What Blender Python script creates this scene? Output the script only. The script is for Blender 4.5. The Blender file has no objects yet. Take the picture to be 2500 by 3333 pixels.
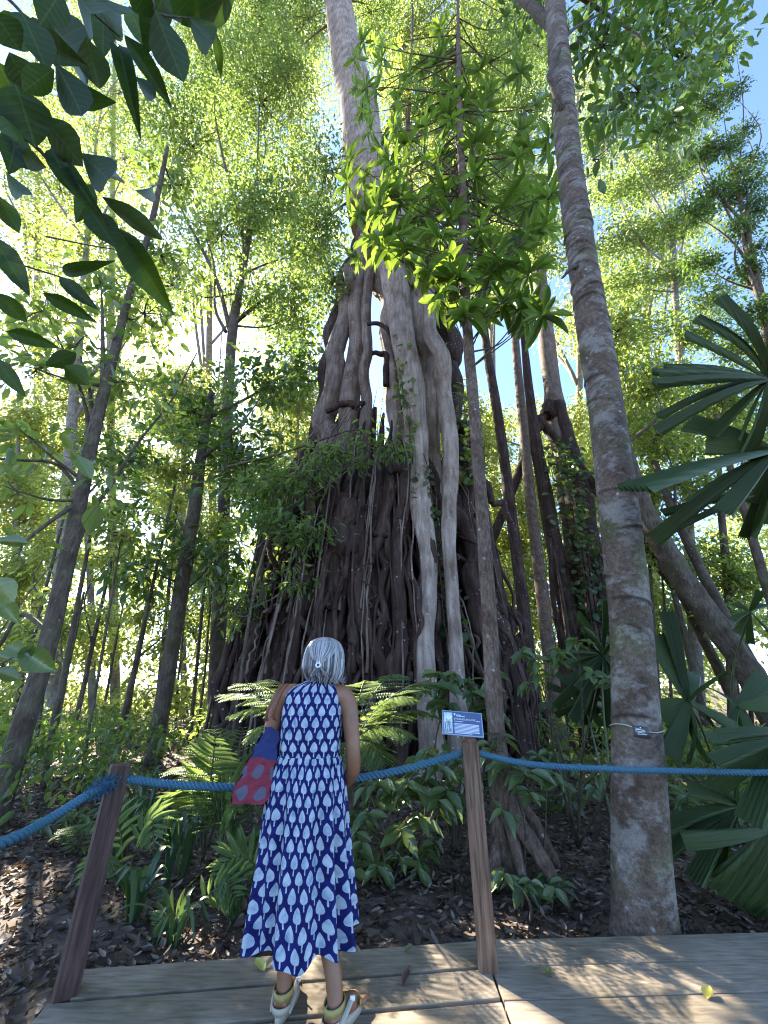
import bpy, bmesh, math, random
import numpy as np
from mathutils import Vector, Matrix, Quaternion

R = math.radians
rng = np.random.default_rng(11)
random.seed(11)
sc = bpy.context.scene

# ------------------------------------------------------------------ camera
CAMH, PITCH, F = 1.30, R(24.5), 1252.0          # F in pixels of the 2500 x 3333 photograph
CAM = np.array([0.0, 0.0, CAMH])
FW = np.array([0, math.cos(PITCH), math.sin(PITCH)])
UP = np.array([0, -math.sin(PITCH), math.cos(PITCH)])
RT = np.array([1.0, 0, 0])
cd = bpy.data.cameras.new('camera'); cam = bpy.data.objects.new('camera', cd)
sc.collection.objects.link(cam); sc.camera = cam
cd.sensor_width = 36; cd.sensor_fit = 'AUTO'; cd.lens = 36 * F / 3333
cd.clip_start = 0.05; cd.clip_end = 600
cam.location = CAM; cam.rotation_euler = (math.pi / 2 + PITCH, 0, 0)

def ray(px, py): return FW + RT * ((px - 1250) / F) + UP * ((1666.5 - py) / F)
def atd(px, py, t): return CAM + ray(px, py) * t            # point at camera depth t
def at(px, py, Y):                                          # point on the upright plane y = Y
    r = ray(px, py); return CAM + r * (Y / r[1])
def dep(px, py, Y): return Y / ray(px, py)[1]
def gnd(px, py, z=0.0):
    r = ray(px, py); return CAM + r * ((z - CAMH) / r[2])

# ------------------------------------------------------------------ sky, sun, exposure
sd = ray(372, 1250); sd = sd / np.linalg.norm(sd)           # where the photograph shows the sun
SUN_EL = math.asin(sd[2]); SUN_AZ = math.atan2(sd[0], sd[1])
w = bpy.data.worlds.new('World'); sc.world = w; w.use_nodes = True
nt = w.node_tree; bg = nt.nodes['Background']
sky = nt.nodes.new('ShaderNodeTexSky'); sky.sky_type = 'NISHITA'; sky.sun_disc = False
sky.sun_elevation = SUN_EL; sky.sun_rotation = SUN_AZ
sky.air_density = .6; sky.dust_density = .3; sky.ozone_density = 3.0
nt.links.new(sky.outputs[0], bg.inputs[0]); bg.inputs[1].default_value = 0.145
sl = bpy.data.lights.new('sun', 'SUN'); sl.energy = 5.0; sl.angle = R(0.6); sl.color = (1, .93, .8)
so = bpy.data.objects.new('sun', sl); sc.collection.objects.link(so)
so.rotation_euler = Vector(-sd).to_track_quat('-Z', 'Y').to_euler()
so.location = (-8, 12, 20)
vs = sc.view_settings
vs.view_transform = 'Standard'; vs.look = 'None'; vs.exposure = 2.65; vs.gamma = 1; vs.use_curve_mapping = False
cy = sc.cycles
cy.use_denoising = True; cy.max_bounces = 7; cy.diffuse_bounces = 4; cy.glossy_bounces = 2
cy.transmission_bounces = 4; cy.transparent_max_bounces = 8; cy.sample_clamp_indirect = 6
cy.filter_width = 1.15; cy.caustics_reflective = False; cy.caustics_refractive = False
sc.render.film_transparent = False

# ------------------------------------------------------------------ mesh helpers
def mesh_np(name, V, faces, var=None, uv=None, smooth=True):
    V = np.asarray(V, dtype=np.float32)
    faces = [np.asarray(f, dtype=np.int32) for f in faces if len(f)]
    me = bpy.data.meshes.new(name)
    me.vertices.add(len(V)); me.vertices.foreach_set('co', V.ravel())
    loops = np.concatenate([f.ravel() for f in faces])
    sizes = np.concatenate([np.full(len(f), f.shape[1], dtype=np.int32) for f in faces])
    starts = np.concatenate([[0], np.cumsum(sizes)[:-1]]).astype(np.int32)
    me.loops.add(len(loops)); me.loops.foreach_set('vertex_index', loops)
    me.polygons.add(len(sizes)); me.polygons.foreach_set('loop_start', starts)
    if smooth: me.polygons.foreach_set('use_smooth', np.ones(len(sizes), dtype=bool))
    if uv is not None:
        ul = me.uv_layers.new(name='UVMap')
        ul.data.foreach_set('uv', np.asarray(uv, dtype=np.float32)[loops].ravel())
    if var is not None:
        a = me.attributes.new('var', 'FLOAT', 'POINT')
        a.data.foreach_set('value', np.asarray(var, dtype=np.float32))
    me.update(calc_edges=True)
    return me

class MB:
    def __init__(s): s.V, s.F, s.var, s.uv, s.n = [], {}, [], [], 0
    def add(s, V, faces, var=0.5, uv=None):
        V = np.asarray(V, float); n = len(V)
        for f in faces:
            f = np.asarray(f, dtype=np.int64)
            if len(f): s.F.setdefault(f.shape[1], []).append(f + s.n)
        s.V.append(V); s.var.append(np.broadcast_to(np.asarray(var, float), (n,)))
        s.uv.append(np.zeros((n, 2)) if uv is None else np.asarray(uv, float)); s.n += n
    def mesh(s, name, smooth=True):
        return mesh_np(name, np.concatenate(s.V), [np.concatenate(f) for f in s.F.values()],
                       np.concatenate(s.var), np.concatenate(s.uv), smooth)

def unit(v):
    v = np.asarray(v, float); return v / (np.linalg.norm(v, axis=-1, keepdims=True) + 1e-12)

def spline(P, n):
    """Catmull-Rom through rows of P (any number of columns), n samples."""
    P = np.asarray(P, float)
    if len(P) == 2:
        t = np.linspace(0, 1, n)[:, None]; return P[0] * (1 - t) + P[1] * t
    Q = np.vstack([2 * P[0] - P[1], P, 2 * P[-1] - P[-2]])
    seg = np.linspace(0, len(P) - 1 - 1e-9, n); i = seg.astype(int); t = (seg - i)[:, None]
    a, b, c, d = Q[i], Q[i + 1], Q[i + 2], Q[i + 3]
    return 0.5 * (2 * b + (c - a) * t + (2 * a - 5 * b + 4 * c - d) * t ** 2 + (3 * b - a - 3 * c + d) * t ** 3)

def frames(P):
    T = unit(np.gradient(P, axis=0)); n = len(P)
    A = np.zeros_like(P); ref = np.array([1.0, 0, 0]) if abs(T[0][0]) < .8 else np.array([0, 1.0, 0])
    a = unit(ref - T[0] * np.dot(ref, T[0])); A[0] = a
    for i in range(1, n):
        a = a - T[i] * np.dot(a, T[i]); a = a / (np.linalg.norm(a) + 1e-12); A[i] = a
    return T, A, np.cross(T, A)

def tube(mb, P, rad, k=8, rough=0.0, var=0.5, cap=True, rf=None, flat=None):
    P = np.asarray(P, float); n = len(P); rad = np.broadcast_to(np.asarray(rad, float), (n,))
    T, A, B = frames(P); th = np.arange(k) * 2 * math.pi / k
    r = np.repeat(rad[:, None], k, 1)
    if rough:
        m = rng.normal(size=(max(3, n // 3) + 2, k)); m = (m + np.roll(m, 1, 1)) * .6
        xi = np.linspace(0, len(m) - 1.001, n); i0 = xi.astype(int); f = (xi - i0)[:, None]
        r = r * (1 + rough * (m[i0] * (1 - f) + m[i0 + 1] * f))
    if rf is not None: r = r * rf
    V = P[:, None] + r[..., None] * (A[:, None] * np.cos(th)[None, :, None] + B[:, None] * np.sin(th)[None, :, None] * (1 if flat is None else flat))
    L = np.concatenate([[0], np.cumsum(np.linalg.norm(np.diff(P, axis=0), axis=1))])
    uv = np.stack([np.broadcast_to(th / (2 * math.pi), (n, k)), np.broadcast_to(L[:, None], (n, k))], -1)
    i = np.arange(n - 1)[:, None] * k; j = np.arange(k)[None]; j2 = (j + 1) % k
    q = np.stack([i + j, i + j2, i + k + j2, i + k + j], -1).reshape(-1, 4)
    V = V.reshape(-1, 3); uv = uv.reshape(-1, 2); fs = [q]
    if cap:
        V = np.vstack([V, P[0], P[-1]]); uv = np.vstack([uv, [0, 0], [0, L[-1]]])
        j = np.arange(k); j2 = (j + 1) % k; b = (n - 1) * k
        fs.append(np.concatenate([np.stack([j2, j, np.full(k, n * k)], 1), np.stack([b + j, b + j2, np.full(k, n * k + 1)], 1)]))
    mb.add(V, fs, var, uv)

def box(mb, c, s, M=None, bev=0.0, var=.5):
    """box, chamfered on all edges when bev > 0"""
    bm = bmesh.new(); bmesh.ops.create_cube(bm, size=1)
    for v in bm.verts: v.co = Vector((v.co.x * s[0], v.co.y * s[1], v.co.z * s[2]))
    if bev: bmesh.ops.bevel(bm, geom=bm.edges[:], offset=bev, segments=2, affect='EDGES', profile=.5)
    for v in bm.verts:
        v.co = (M @ v.co if M is not None else v.co) + Vector(c)
    bm.verts.index_update()
    V = [v.co[:] for v in bm.verts]; fs = {}
    for f in bm.faces: fs.setdefault(len(f.verts), []).append([v.index for v in f.verts])
    bm.free(); mb.add(V, list(fs.values()), var)

# ------------------------------------------------------------------ object helpers
COL = sc.collection
WM = {}
I4 = Matrix.Identity(4)
def link(o, parent=None, M=None):
    COL.objects.link(o)
    M = I4.copy() if M is None else M
    if parent is not None:
        o.parent = parent; o.matrix_parent_inverse = WM[parent.name].inverted_safe()
    o.matrix_basis = M; WM[o.name] = M
    return o
def obj(name, me, mat, parent=None, M=None):
    if mat is not None and not me.materials: me.materials.append(mat)
    return link(bpy.data.objects.new(name, me), parent, M)
def tag(o, label=None, cat=None, group=None, kind=None):
    if label: o['label'] = label
    if cat: o['category'] = cat
    if group: o['group'] = group
    if kind: o['kind'] = kind
    return o
def thing(name, label, cat, loc=(0, 0, 0), group=None):
    o = bpy.data.objects.new(name, None); o.empty_display_size = .1
    link(o, None, Matrix.Translation(Vector(loc))); return tag(o, label, cat, group)

# ------------------------------------------------------------------ materials
def newmat(name):
    m = bpy.data.materials.new(name); m.use_nodes = True
    nt = m.node_tree; b = nt.nodes['Principled BSDF']; return m, nt, b
def N(nt, typ, **kw):
    n = nt.nodes.new(typ)
    for k, v in kw.items():
        if k.startswith('i_'): n.inputs[k[2:].replace('_', ' ')].default_value = v
        else: setattr(n, k, v)
    return n
def ramp(nt, stops, inp=None, interp='LINEAR'):
    r = nt.nodes.new('ShaderNodeValToRGB'); r.color_ramp.interpolation = interp
    els = r.color_ramp.elements
    while len(els) < len(stops): els.new(.5)
    for e, (p, c) in zip(els, stops): e.position = p; e.color = (*c, 1) if len(c) == 3 else c
    if inp is not None: nt.links.new(inp, r.inputs[0])
    return r
def math_(nt, op, a, b=None, clamp=False):
    n = nt.nodes.new('ShaderNodeMath'); n.operation = op; n.use_clamp = clamp
    for i, v in enumerate((a, b)):
        if v is None: continue
        if isinstance(v, (int, float)): n.inputs[i].default_value = v
        else: nt.links.new(v, n.inputs[i])
    return n.outputs[0]
def mixc(nt, fac, a, b, typ='MIX'):
    n = nt.nodes.new('ShaderNodeMix'); n.data_type = 'RGBA'; n.blend_type = typ
    for idx, v in ((0, fac), (6, a), (7, b)):
        if isinstance(v, (int, float)): n.inputs[idx].default_value = v
        elif isinstance(v, tuple): n.inputs[idx].default_value = (*v, 1)
        else: nt.links.new(v, n.inputs[idx])
    return n.outputs[2]

def leaf_mat(name, cols, trans, rough=.38, tf=.45, obj_rand=False, veins=0.0, spec=.5, stripes=0.0):
    m, nt, b = newmat(name); L = nt.links
    if obj_rand:
        src = N(nt, 'ShaderNodeObjectInfo').outputs['Random']
    else:
        src = N(nt, 'ShaderNodeAttribute', attribute_name='var').outputs['Fac']
    n = len(cols); rp = ramp(nt, [(i / (n - 1), c) for i, c in enumerate(cols)], src)
    col = rp.outputs[0]
    nz = N(nt, 'ShaderNodeTexNoise'); nz.inputs['Scale'].default_value = 9; nz.inputs['Detail'].default_value = 3
    if veins:
        uv = N(nt, 'ShaderNodeTexCoord'); L.new(uv.outputs['UV'], nz.inputs['Vector'])
        sp = N(nt, 'ShaderNodeSeparateXYZ'); L.new(uv.outputs['UV'], sp.inputs[0])
        av = math_(nt, 'ABSOLUTE', sp.outputs[1])
        ph = math_(nt, 'SUBTRACT', sp.outputs[0], math_(nt, 'MULTIPLY', av, .35))
        wv = math_(nt, 'SINE', math_(nt, 'MULTIPLY', ph, 46))
        side = math_(nt, 'MULTIPLY', math_(nt, 'GREATER_THAN', wv, .86), .5)
        mid = math_(nt, 'LESS_THAN', av, .022)
        vein = math_(nt, 'MULTIPLY', math_(nt, 'MAXIMUM', side, mid), veins)
        col = mixc(nt, vein, col, (.16, .22, .07))
        bp = N(nt, 'ShaderNodeBump'); bp.inputs['Strength'].default_value = .12; bp.inputs['Distance'].default_value = .003
        L.new(wv, bp.inputs['Height']); L.new(bp.outputs[0], b.inputs['Normal'])
    if stripes:
        uv = N(nt, 'ShaderNodeTexCoord'); sp = N(nt, 'ShaderNodeSeparateXYZ'); L.new(uv.outputs['UV'], sp.inputs[0])
        ns = N(nt, 'ShaderNodeTexNoise'); ns.noise_dimensions = '1D'; ns.inputs['Scale'].default_value = 38; ns.inputs['Detail'].default_value = 3; L.new(sp.outputs[1], ns.inputs['W'])
        sv = ramp(nt, [(.38, (0, 0, 0)), (.68, (1, 1, 1))], ns.outputs[0]).outputs[0]
        col = mixc(nt, math_(nt, 'MULTIPLY', sv, stripes), col, (.1, .13, .05))
    col = mixc(nt, math_(nt, 'MULTIPLY', nz.outputs[0], .35), col, mixc(nt, 1.0, col, (.55, .6, .45), 'MULTIPLY'))
    L.new(col, b.inputs['Base Color'])
    b.inputs['Roughness'].default_value = rough; b.inputs['Specular IOR Level'].default_value = spec
    tr = N(nt, 'ShaderNodeBsdfTranslucent')
    tc = mixc(nt, .8, col, trans); L.new(tc, tr.inputs[0])
    mx = N(nt, 'ShaderNodeMixShader'); mx.inputs[0].default_value = tf
    L.new(b.outputs[0], mx.inputs[1]); L.new(tr.outputs[0], mx.inputs[2])
    L.new(mx.outputs[0], nt.nodes['Material Output'].inputs['Surface'])
    return m

G = lambda *a: a
LM = {
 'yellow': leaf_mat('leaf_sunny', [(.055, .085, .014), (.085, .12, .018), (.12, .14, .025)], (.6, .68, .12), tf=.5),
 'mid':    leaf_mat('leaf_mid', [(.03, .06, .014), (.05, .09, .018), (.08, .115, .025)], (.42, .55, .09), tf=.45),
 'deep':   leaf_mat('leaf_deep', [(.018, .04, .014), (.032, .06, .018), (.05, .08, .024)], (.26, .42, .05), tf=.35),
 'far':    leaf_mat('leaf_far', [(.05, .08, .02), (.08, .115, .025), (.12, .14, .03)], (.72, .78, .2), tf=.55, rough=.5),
 'vine':   leaf_mat('leaf_vine', [(.02, .04, .012), (.04, .065, .016), (.085, .11, .02)], (.35, .5, .05), tf=.4),
 'whorl':  leaf_mat('leaf_whorl', [(.03, .065, .012), (.045, .09, .015), (.06, .1, .02), (.09, .115, .025)], (.36, .52, .05), tf=.38, obj_rand=True, veins=.4),
 'whorlj': leaf_mat('leaf_whorl_inner', [(.028, .06, .012), (.045, .085, .015), (.07, .105, .02)], (.38, .54, .05), tf=.4),
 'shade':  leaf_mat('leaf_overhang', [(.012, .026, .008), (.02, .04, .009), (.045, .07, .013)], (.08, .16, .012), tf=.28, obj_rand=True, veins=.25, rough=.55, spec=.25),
 'shrub':  leaf_mat('leaf_shrub', [(.045, .075, .022), (.075, .11, .034), (.12, .15, .05)], (.38, .5, .08), tf=.27, obj_rand=True, veins=.55, rough=.33, spec=.6),
 'palm':   leaf_mat('leaf_palm', [(.024, .045, .012), (.036, .06, .018), (.055, .08, .026)], (.11, .22, .03), tf=.22, obj_rand=True, rough=.48, stripes=.75, spec=.25),
 'fern':   leaf_mat('leaf_fern', [(.075, .12, .045), (.1, .15, .055), (.13, .17, .06)], (.45, .6, .12), tf=.35, obj_rand=True, rough=.45),
 'grass':  leaf_mat('leaf_strap', [(.025, .055, .02), (.045, .08, .03), (.09, .13, .06)], (.2, .34, .06), tf=.25, rough=.4),
}

def bark_mat(name, base, dark, light, lichen=.0, scale=3.0, stretch=.18, bump=.6, moss=0.0, scars=False, patch=0.0):
    m, nt, b = newmat(name); L = nt.links
    tc = N(nt, 'ShaderNodeTexCoord'); mp = N(nt, 'ShaderNodeMapping'); mp.inputs['Scale'].default_value = (1, 1, stretch)
    L.new(tc.outputs['Object'], mp.inputs[0])
    n1 = N(nt, 'ShaderNodeTexNoise'); n1.inputs['Scale'].default_value = scale * 7; n1.inputs['Detail'].default_value = 7; n1.inputs['Roughness'].default_value = .65
    L.new(mp.outputs[0], n1.inputs['Vector'])
    n2 = N(nt, 'ShaderNodeTexNoise'); n2.inputs['Scale'].default_value = scale; n2.inputs['Detail'].default_value = 4
    L.new(tc.outputs['Object'], n2.inputs['Vector'])
    c = ramp(nt, [(.3, dark), (.52, base), (.72, light)], n1.outputs[0]).outputs[0]
    c = mixc(nt, ramp(nt, [(.4, (0, 0, 0)), (.65, (1, 1, 1))], n2.outputs[0]).outputs[0], c, mixc(nt, 1.0, c, (.62, .56, .52), 'MULTIPLY'))
    if lichen:
        vo = N(nt, 'ShaderNodeTexVoronoi'); vo.inputs['Scale'].default_value = 9
        n3 = N(nt, 'ShaderNodeTexNoise'); n3.inputs['Scale'].default_value = 30; n3.inputs['Detail'].default_value = 4
        L.new(tc.outputs['Object'], n3.inputs['Vector']); L.new(tc.outputs['Object'], vo.inputs['Vector'])
        d = math_(nt, 'ADD', vo.outputs['Distance'], math_(nt, 'MULTIPLY', n3.outputs[0], .35))
        n4 = N(nt, 'ShaderNodeTexNoise'); n4.inputs['Scale'].default_value = 1.3; L.new(tc.outputs['Object'], n4.inputs['Vector'])
        msk = math_(nt, 'MULTIPLY', ramp(nt, [(.24, (1, 1, 1)), (.34, (0, 0, 0))], d).outputs[0],
                    ramp(nt, [(.42, (0, 0, 0)), (.58, (1, 1, 1))], n4.outputs[0]).outputs[0])
        c = mixc(nt, math_(nt, 'MULTIPLY', msk, lichen), c, (.5, .5, .44))
    if moss:
        n5 = N(nt, 'ShaderNodeTexNoise'); n5.inputs['Scale'].default_value = 2.2; n5.inputs['Detail'].default_value = 6
        L.new(tc.outputs['Object'], n5.inputs['Vector'])
        c = mixc(nt, math_(nt, 'MULTIPLY', ramp(nt, [(.5, (0, 0, 0)), (.66, (1, 1, 1))], n5.outputs[0]).outputs[0], moss), c, (.09, .1, .03))
    n7 = N(nt, 'ShaderNodeTexNoise'); n7.inputs['Scale'].default_value = 95; n7.inputs['Detail'].default_value = 5; n7.inputs['Roughness'].default_value = .7; L.new(tc.outputs['Object'], n7.inputs['Vector'])
    fine = ramp(nt, [(.3, (.5, .48, .46)), (.5, (1, 1, 1)), (.7, (1.25, 1.22, 1.18))], n7.outputs[0]).outputs[0]
    if patch:
        n6 = N(nt, 'ShaderNodeTexNoise'); n6.inputs['Scale'].default_value = 3.4; n6.inputs['Detail'].default_value = 9; n6.inputs['Roughness'].default_value = .72; mp6 = N(nt, 'ShaderNodeMapping'); mp6.inputs['Scale'].default_value = (1, 1, 1.7); mp6.inputs['Location'].default_value = (3, 1, 7)
        L.new(tc.outputs['Object'], mp6.inputs[0]); L.new(mp6.outputs[0], n6.inputs['Vector'])
        c = mixc(nt, math_(nt, 'MULTIPLY', ramp(nt, [(.49, (0, 0, 0)), (.58, (1, 1, 1))], n6.outputs[0]).outputs[0], patch), c, mixc(nt, .5, (.42, .4, .37), c))
    c = mixc(nt, .8, c, mixc(nt, 1.0, c, fine, 'MULTIPLY'))
    if scars:
        c = mixc(nt, math_(nt, 'MULTIPLY', N(nt, 'ShaderNodeAttribute', attribute_name='var').outputs['Fac'], .95), c, (.03, .02, .014))
    L.new(c, b.inputs['Base Color']); b.inputs['Roughness'].default_value = .85; b.inputs['Specular IOR Level'].default_value = .25
    bp = N(nt, 'ShaderNodeBump'); bp.inputs['Strength'].default_value = bump; bp.inputs['Distance'].default_value = .02
    L.new(math_(nt, 'ADD', n1.outputs[0], math_(nt, 'MULTIPLY', n7.outputs[0], .4)), bp.inputs['Height']); L.new(bp.outputs[0], b.inputs['Normal'])
    return m
BM = {
 'fig':   bark_mat('bark_fig', (.058, .032, .024), (.018, .01, .008), (.115, .07, .053), lichen=.5, scale=2.5, stretch=.12),  # bark colour taken darker to stand in for shade on the lower fig
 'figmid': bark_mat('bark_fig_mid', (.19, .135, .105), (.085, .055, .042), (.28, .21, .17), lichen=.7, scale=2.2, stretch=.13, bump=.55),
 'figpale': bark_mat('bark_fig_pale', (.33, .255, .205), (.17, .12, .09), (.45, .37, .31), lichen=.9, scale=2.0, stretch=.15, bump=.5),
 'ring':  bark_mat('bark_ringed', (.13, .092, .066), (.065, .043, .03), (.2, .15, .115), lichen=.7, scale=4, stretch=1.2, bump=.6, moss=.5, scars=True, patch=.6),
 'slim':  bark_mat('bark_slender', (.15, .1, .072), (.06, .038, .028), (.24, .18, .14), lichen=.7, scale=6, stretch=.35, bump=.5),
 'brown': bark_mat('bark_brown', (.105, .078, .055), (.045, .032, .022), (.17, .13, .095), lichen=.3, scale=4, stretch=.25, moss=.25),
 'grey':  bark_mat('bark_grey', (.26, .22, .18), (.12, .1, .08), (.36, .32, .28), lichen=.4, scale=4, stretch=.25),
 'twig':  bark_mat('bark_twig', (.11, .085, .06), (.05, .04, .03), (.18, .14, .1), scale=8),
}
def plain(name, col, rough=.6, noise=0.0, scale=20, spec=.4, bump=0.0, sheen=0.0):
    m, nt, b = newmat(name)
    b.inputs['Roughness'].default_value = rough; b.inputs['Specular IOR Level'].default_value = spec
    b.inputs['Base Color'].default_value = (*col, 1)
    if noise:
        nz = N(nt, 'ShaderNodeTexNoise'); nz.inputs['Scale'].default_value = scale; nz.inputs['Detail'].default_value = 5
        tc = N(nt, 'ShaderNodeTexCoord'); nt.links.new(tc.outputs['Object'], nz.inputs['Vector'])
        lo = tuple(c * (1 - noise) for c in col); hi = tuple(min(1, c * (1 + noise)) for c in col)
        r = ramp(nt, [(.3, lo), (.7, hi)], nz.outputs[0]); nt.links.new(r.outputs[0], b.inputs['Base Color'])
        if bump:
            bp = N(nt, 'ShaderNodeBump'); bp.inputs['Strength'].default_value = bump; bp.inputs['Distance'].default_value = .004
            nt.links.new(nz.outputs[0], bp.inputs['Height']); nt.links.new(bp.outputs[0], b.inputs['Normal'])
    return m

# ------------------------------------------------------------------ leaf clouds
T2 = (np.array([[0, 0, 0], [.42, -.5, .1], [1, 0, -.1], [.42, .5, .1]]), [np.array([[0, 1, 2], [0, 2, 3]])])
T6 = (np.array([[0, 0, 0], [.22, -.36, .05], [.6, -.44, .03], [1, 0, -.14], [.6, .44, .03], [.22, .36, .05], [.25, 0, -.02], [.62, 0, -.05]]),
      [np.array([[0, 1, 6], [2, 3, 7], [0, 6, 5], [4, 7, 3]]), np.array([[1, 2, 7, 6], [6, 7, 4, 5]])])
def leaf_cloud(mb, P, D, Nn, L, W, T=T2, var=None):
    n = len(P)
    if n == 0: return
    D = unit(D); Nn = unit(Nn - D * np.sum(Nn * D, 1, keepdims=True)); S = np.cross(Nn, D)
    L = np.broadcast_to(L, (n,)); W = np.broadcast_to(W, (n,))
    tv, tf = T; k = len(tv)
    V = (P[:, None] + D[:, None] * (tv[None, :, 0, None] * L[:, None, None]) + S[:, None] * (tv[None, :, 1, None] * W[:, None, None])
         + Nn[:, None] * (tv[None, :, 2, None] * L[:, None, None]))
    off = np.arange(n) * k
    fs = [(f[None] + off[:, None, None]).reshape(-1, f.shape[1]) for f in tf]
    var = rng.random(n) if var is None else var
    mb.add(V.reshape(-1, 3), fs, np.repeat(var, k))

def in_ball(n):
    v = unit(rng.normal(size=(n, 3))); return v * (rng.random((n, 1)) ** .38)

SUNHOLES = []       # gaps in the canopy along the sun's rays: (world point, radius)
def keep_open(P, pad=0.0):
    m = np.ones(len(P), bool)
    for q, r in SUNHOLES:
        d = P - q; s = d @ sd; perp = d - s[:, None] * sd
        m &= ~((np.linalg.norm(perp, axis=1) < r + pad) & (s > .3))
    return m

def blob_leaves(mb, blobs, L, asp, cov, T=T2, twigs=None, per=20, droop=.5, flat=.55, cl=1.0):
    """blobs: (px, py, Y, rx_px, ry_px[, cov factor]).  Leaves in little clusters through each blob's volume."""
    for bl in blobs:
        px, py, Y, rx, ry = bl[:5]; cf = bl[5] if len(bl) > 5 else 1.0
        t = dep(px, py, Y); c = at(px, py, Y); s = t / F
        la = .42 * L * L * asp * (F / t) ** 2
        n = int(cov * cf * math.pi * rx * ry / la)
        if n < 4: continue
        nc = max(3, n // per)
        dr = .75 * (rx + ry) * .5
        e = in_ball(nc); rv = unit(ray(px, py)); upv = unit(np.cross(RT, rv))
        CC = c + e[:, :1] * rx * s * RT + e[:, 1:2] * ry * s * upv + e[:, 2:] * dr * s * rv
        ci = rng.integers(0, nc, n); cr = (L * 1.6 + .1 * rng.random(nc) * rx * s) * cl
        off = rng.normal(size=(n, 3)) * np.array([1, 1, flat]) * cr[ci][:, None] * .6
        P = CC[ci] + off
        D = unit(off) * .8 + rng.normal(size=(n, 3)) * .55 + np.array([0, 0, -droop])
        Nn = np.array([0, 0, 1.0]) + rng.normal(size=(n, 3)) * .55
        LL = L * rng.uniform(.6, 1.25, n)
        va = np.clip(rng.random(nc)[ci] * .55 + rng.random(n) * .45, 0, 1)
        k = keep_open(P + unit(D) * L * .5, L * .45) & (P[:, 2] > .05)
        leaf_cloud(mb, P[k], D[k], Nn[k], LL[k], (LL * asp)[k], T, va[k])
        if twigs is not None:
            for q in CC[: max(3, min(nc, 16))]:
                m = (c + q) / 2 + rng.normal(size=3) * .12 * np.linalg.norm(q - c)
                d = np.linalg.norm(q - c)
                if not keep_open(spline([c, m, q], 8), .03).all(): continue
                tube(twigs, spline([c, m, q], 6), np.linspace(.008 + .012 * d, .004, 6), 4, cap=False)

def grow(ptspx, Y=None, to_ground=True, n=40):
    """(px, py, width_px[, Y]) -> world path with radius; the foot is carried on down to the ground"""
    W = []
    for p in ptspx:
        y = p[3] if len(p) > 3 else Y
        q = at(p[0], p[1], y); W.append([*q, p[2] * .5 * dep(p[0], p[1], y) / F])
    W = np.array(W)
    if to_ground and W[0, 2] > GZ:
        d = W[0, :3] - W[1, :3]; d = d / -d[2] if d[2] < 0 else np.array([0, 0, -1.0])
        d[:2] = np.clip(d[:2], -.5, .5)
        h = W[0, 2] - GZ + .12
        W = np.vstack([[*(W[0, :3] + d * h), W[0, 3] * 1.12], W])
    return spline(W, n)

def tree(name, label, trunk, Y, blobs, leafm, barkm, L, asp=.45, cov=2.2, group=None, T=T2, cat='tree', limbs=True, sides=12, extra=None, per=20, rough=.05, droop=.5, rf=None, n=44, cl=1.0):
    path = grow(trunk, Y, n=n)
    base = path[0, :3].copy(); base[2] = GZ
    t = thing(name, label, cat, base, group)
    mb = MB(); tube(mb, path[:, :3], path[:, 3], sides, rough=rough)
    obj('trunk', mb.mesh('trunk'), BM[barkm], t)
    br = MB(); used = False
    if limbs:
        up = path[int(len(path) * .45):]
        for b in blobs:
            c = at(b[0], b[1], b[2])
            cand = up[up[:, 2] < c[2] - .1] if np.any(up[:, 2] < c[2] - .1) else up[:1]
            s = cand[-1] if rng.random() < .35 else cand[rng.integers(max(0, len(cand) - 14), len(cand))]
            p0 = s[:3]; m = p0 * .45 + c * .55 + np.array([0, 0, -.08 * np.linalg.norm(c - p0)]) + rng.normal(size=3) * .06 * np.linalg.norm(c - p0)
            r0 = min(s[3] * .6, .02 + .012 * np.linalg.norm(c - p0))
            lp = spline([p0, m, c], 24)
            if not keep_open(lp[6:], .03).all(): continue
            tube(br, spline([p0, m, c], 12), np.linspace(r0, .008, 12), 6, rough=.06); used = True
    if blobs:
        lv = MB(); blob_leaves(lv, blobs, L, asp, cov * (COVK if T is T2 else COVN), T, br, per, droop, cl=cl)
        o = obj('crown', lv.mesh('crown', smooth=False), LM[leafm], t); o['kind'] = 'stuff'
        used = True
    if extra: 
        for e in extra: tube(br, *e)
        used = True
    if used and br.n: obj('limbs', br.mesh('limbs'), BM['twig'] if barkm != 'grey' else BM['grey'], t)['kind'] = 'stuff'
    return t

GZ = -0.12
COVK, COVN = 1.9, 1.5      # foliage density, small and large leaves

# ================================================================== the setting
def smooth_noise(x, y, s=1.0):
    return (np.sin(x * 1.7 * s + 1.3) * np.cos(y * 1.3 * s + .4) + .5 * np.sin(x * 3.9 * s + y * 2.1 * s) + .35 * np.cos(x * 7.3 * s - y * 6.1 * s + 2)) / 1.85
def ground_z(x, y):
    near = np.clip((y - 2.9) / 1.0, 0, 1)
    return GZ + smooth_noise(x, y) * .05 * near + np.clip(y - 14, 0, 60) * .02 + np.clip(-x - 2.2, 0, 6) * .03
xs = np.concatenate([[-300, -120, -60, -30, -18], np.linspace(-12, 12, 97), [18, 30, 60, 120, 300]])
ys = np.concatenate([[-200, -60, -20, -8, -4], np.linspace(-2, 18, 81), [22, 30, 45, 80, 150, 350]])
gx, gy = np.meshgrid(xs, ys); gz = ground_z(gx, gy)
nx, ny = len(xs), len(ys)
ii = (np.arange(ny - 1)[:, None] * nx + np.arange(nx - 1)[None]).ravel()
m, nt_, b = newmat('forest_soil')
tc = N(nt_, 'ShaderNodeTexCoord'); vo = N(nt_, 'ShaderNodeTexVoronoi'); vo.inputs['Scale'].default_value = 14
nz = N(nt_, 'ShaderNodeTexNoise'); nz.inputs['Scale'].default_value = 3; nz.inputs['Detail'].default_value = 8
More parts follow.
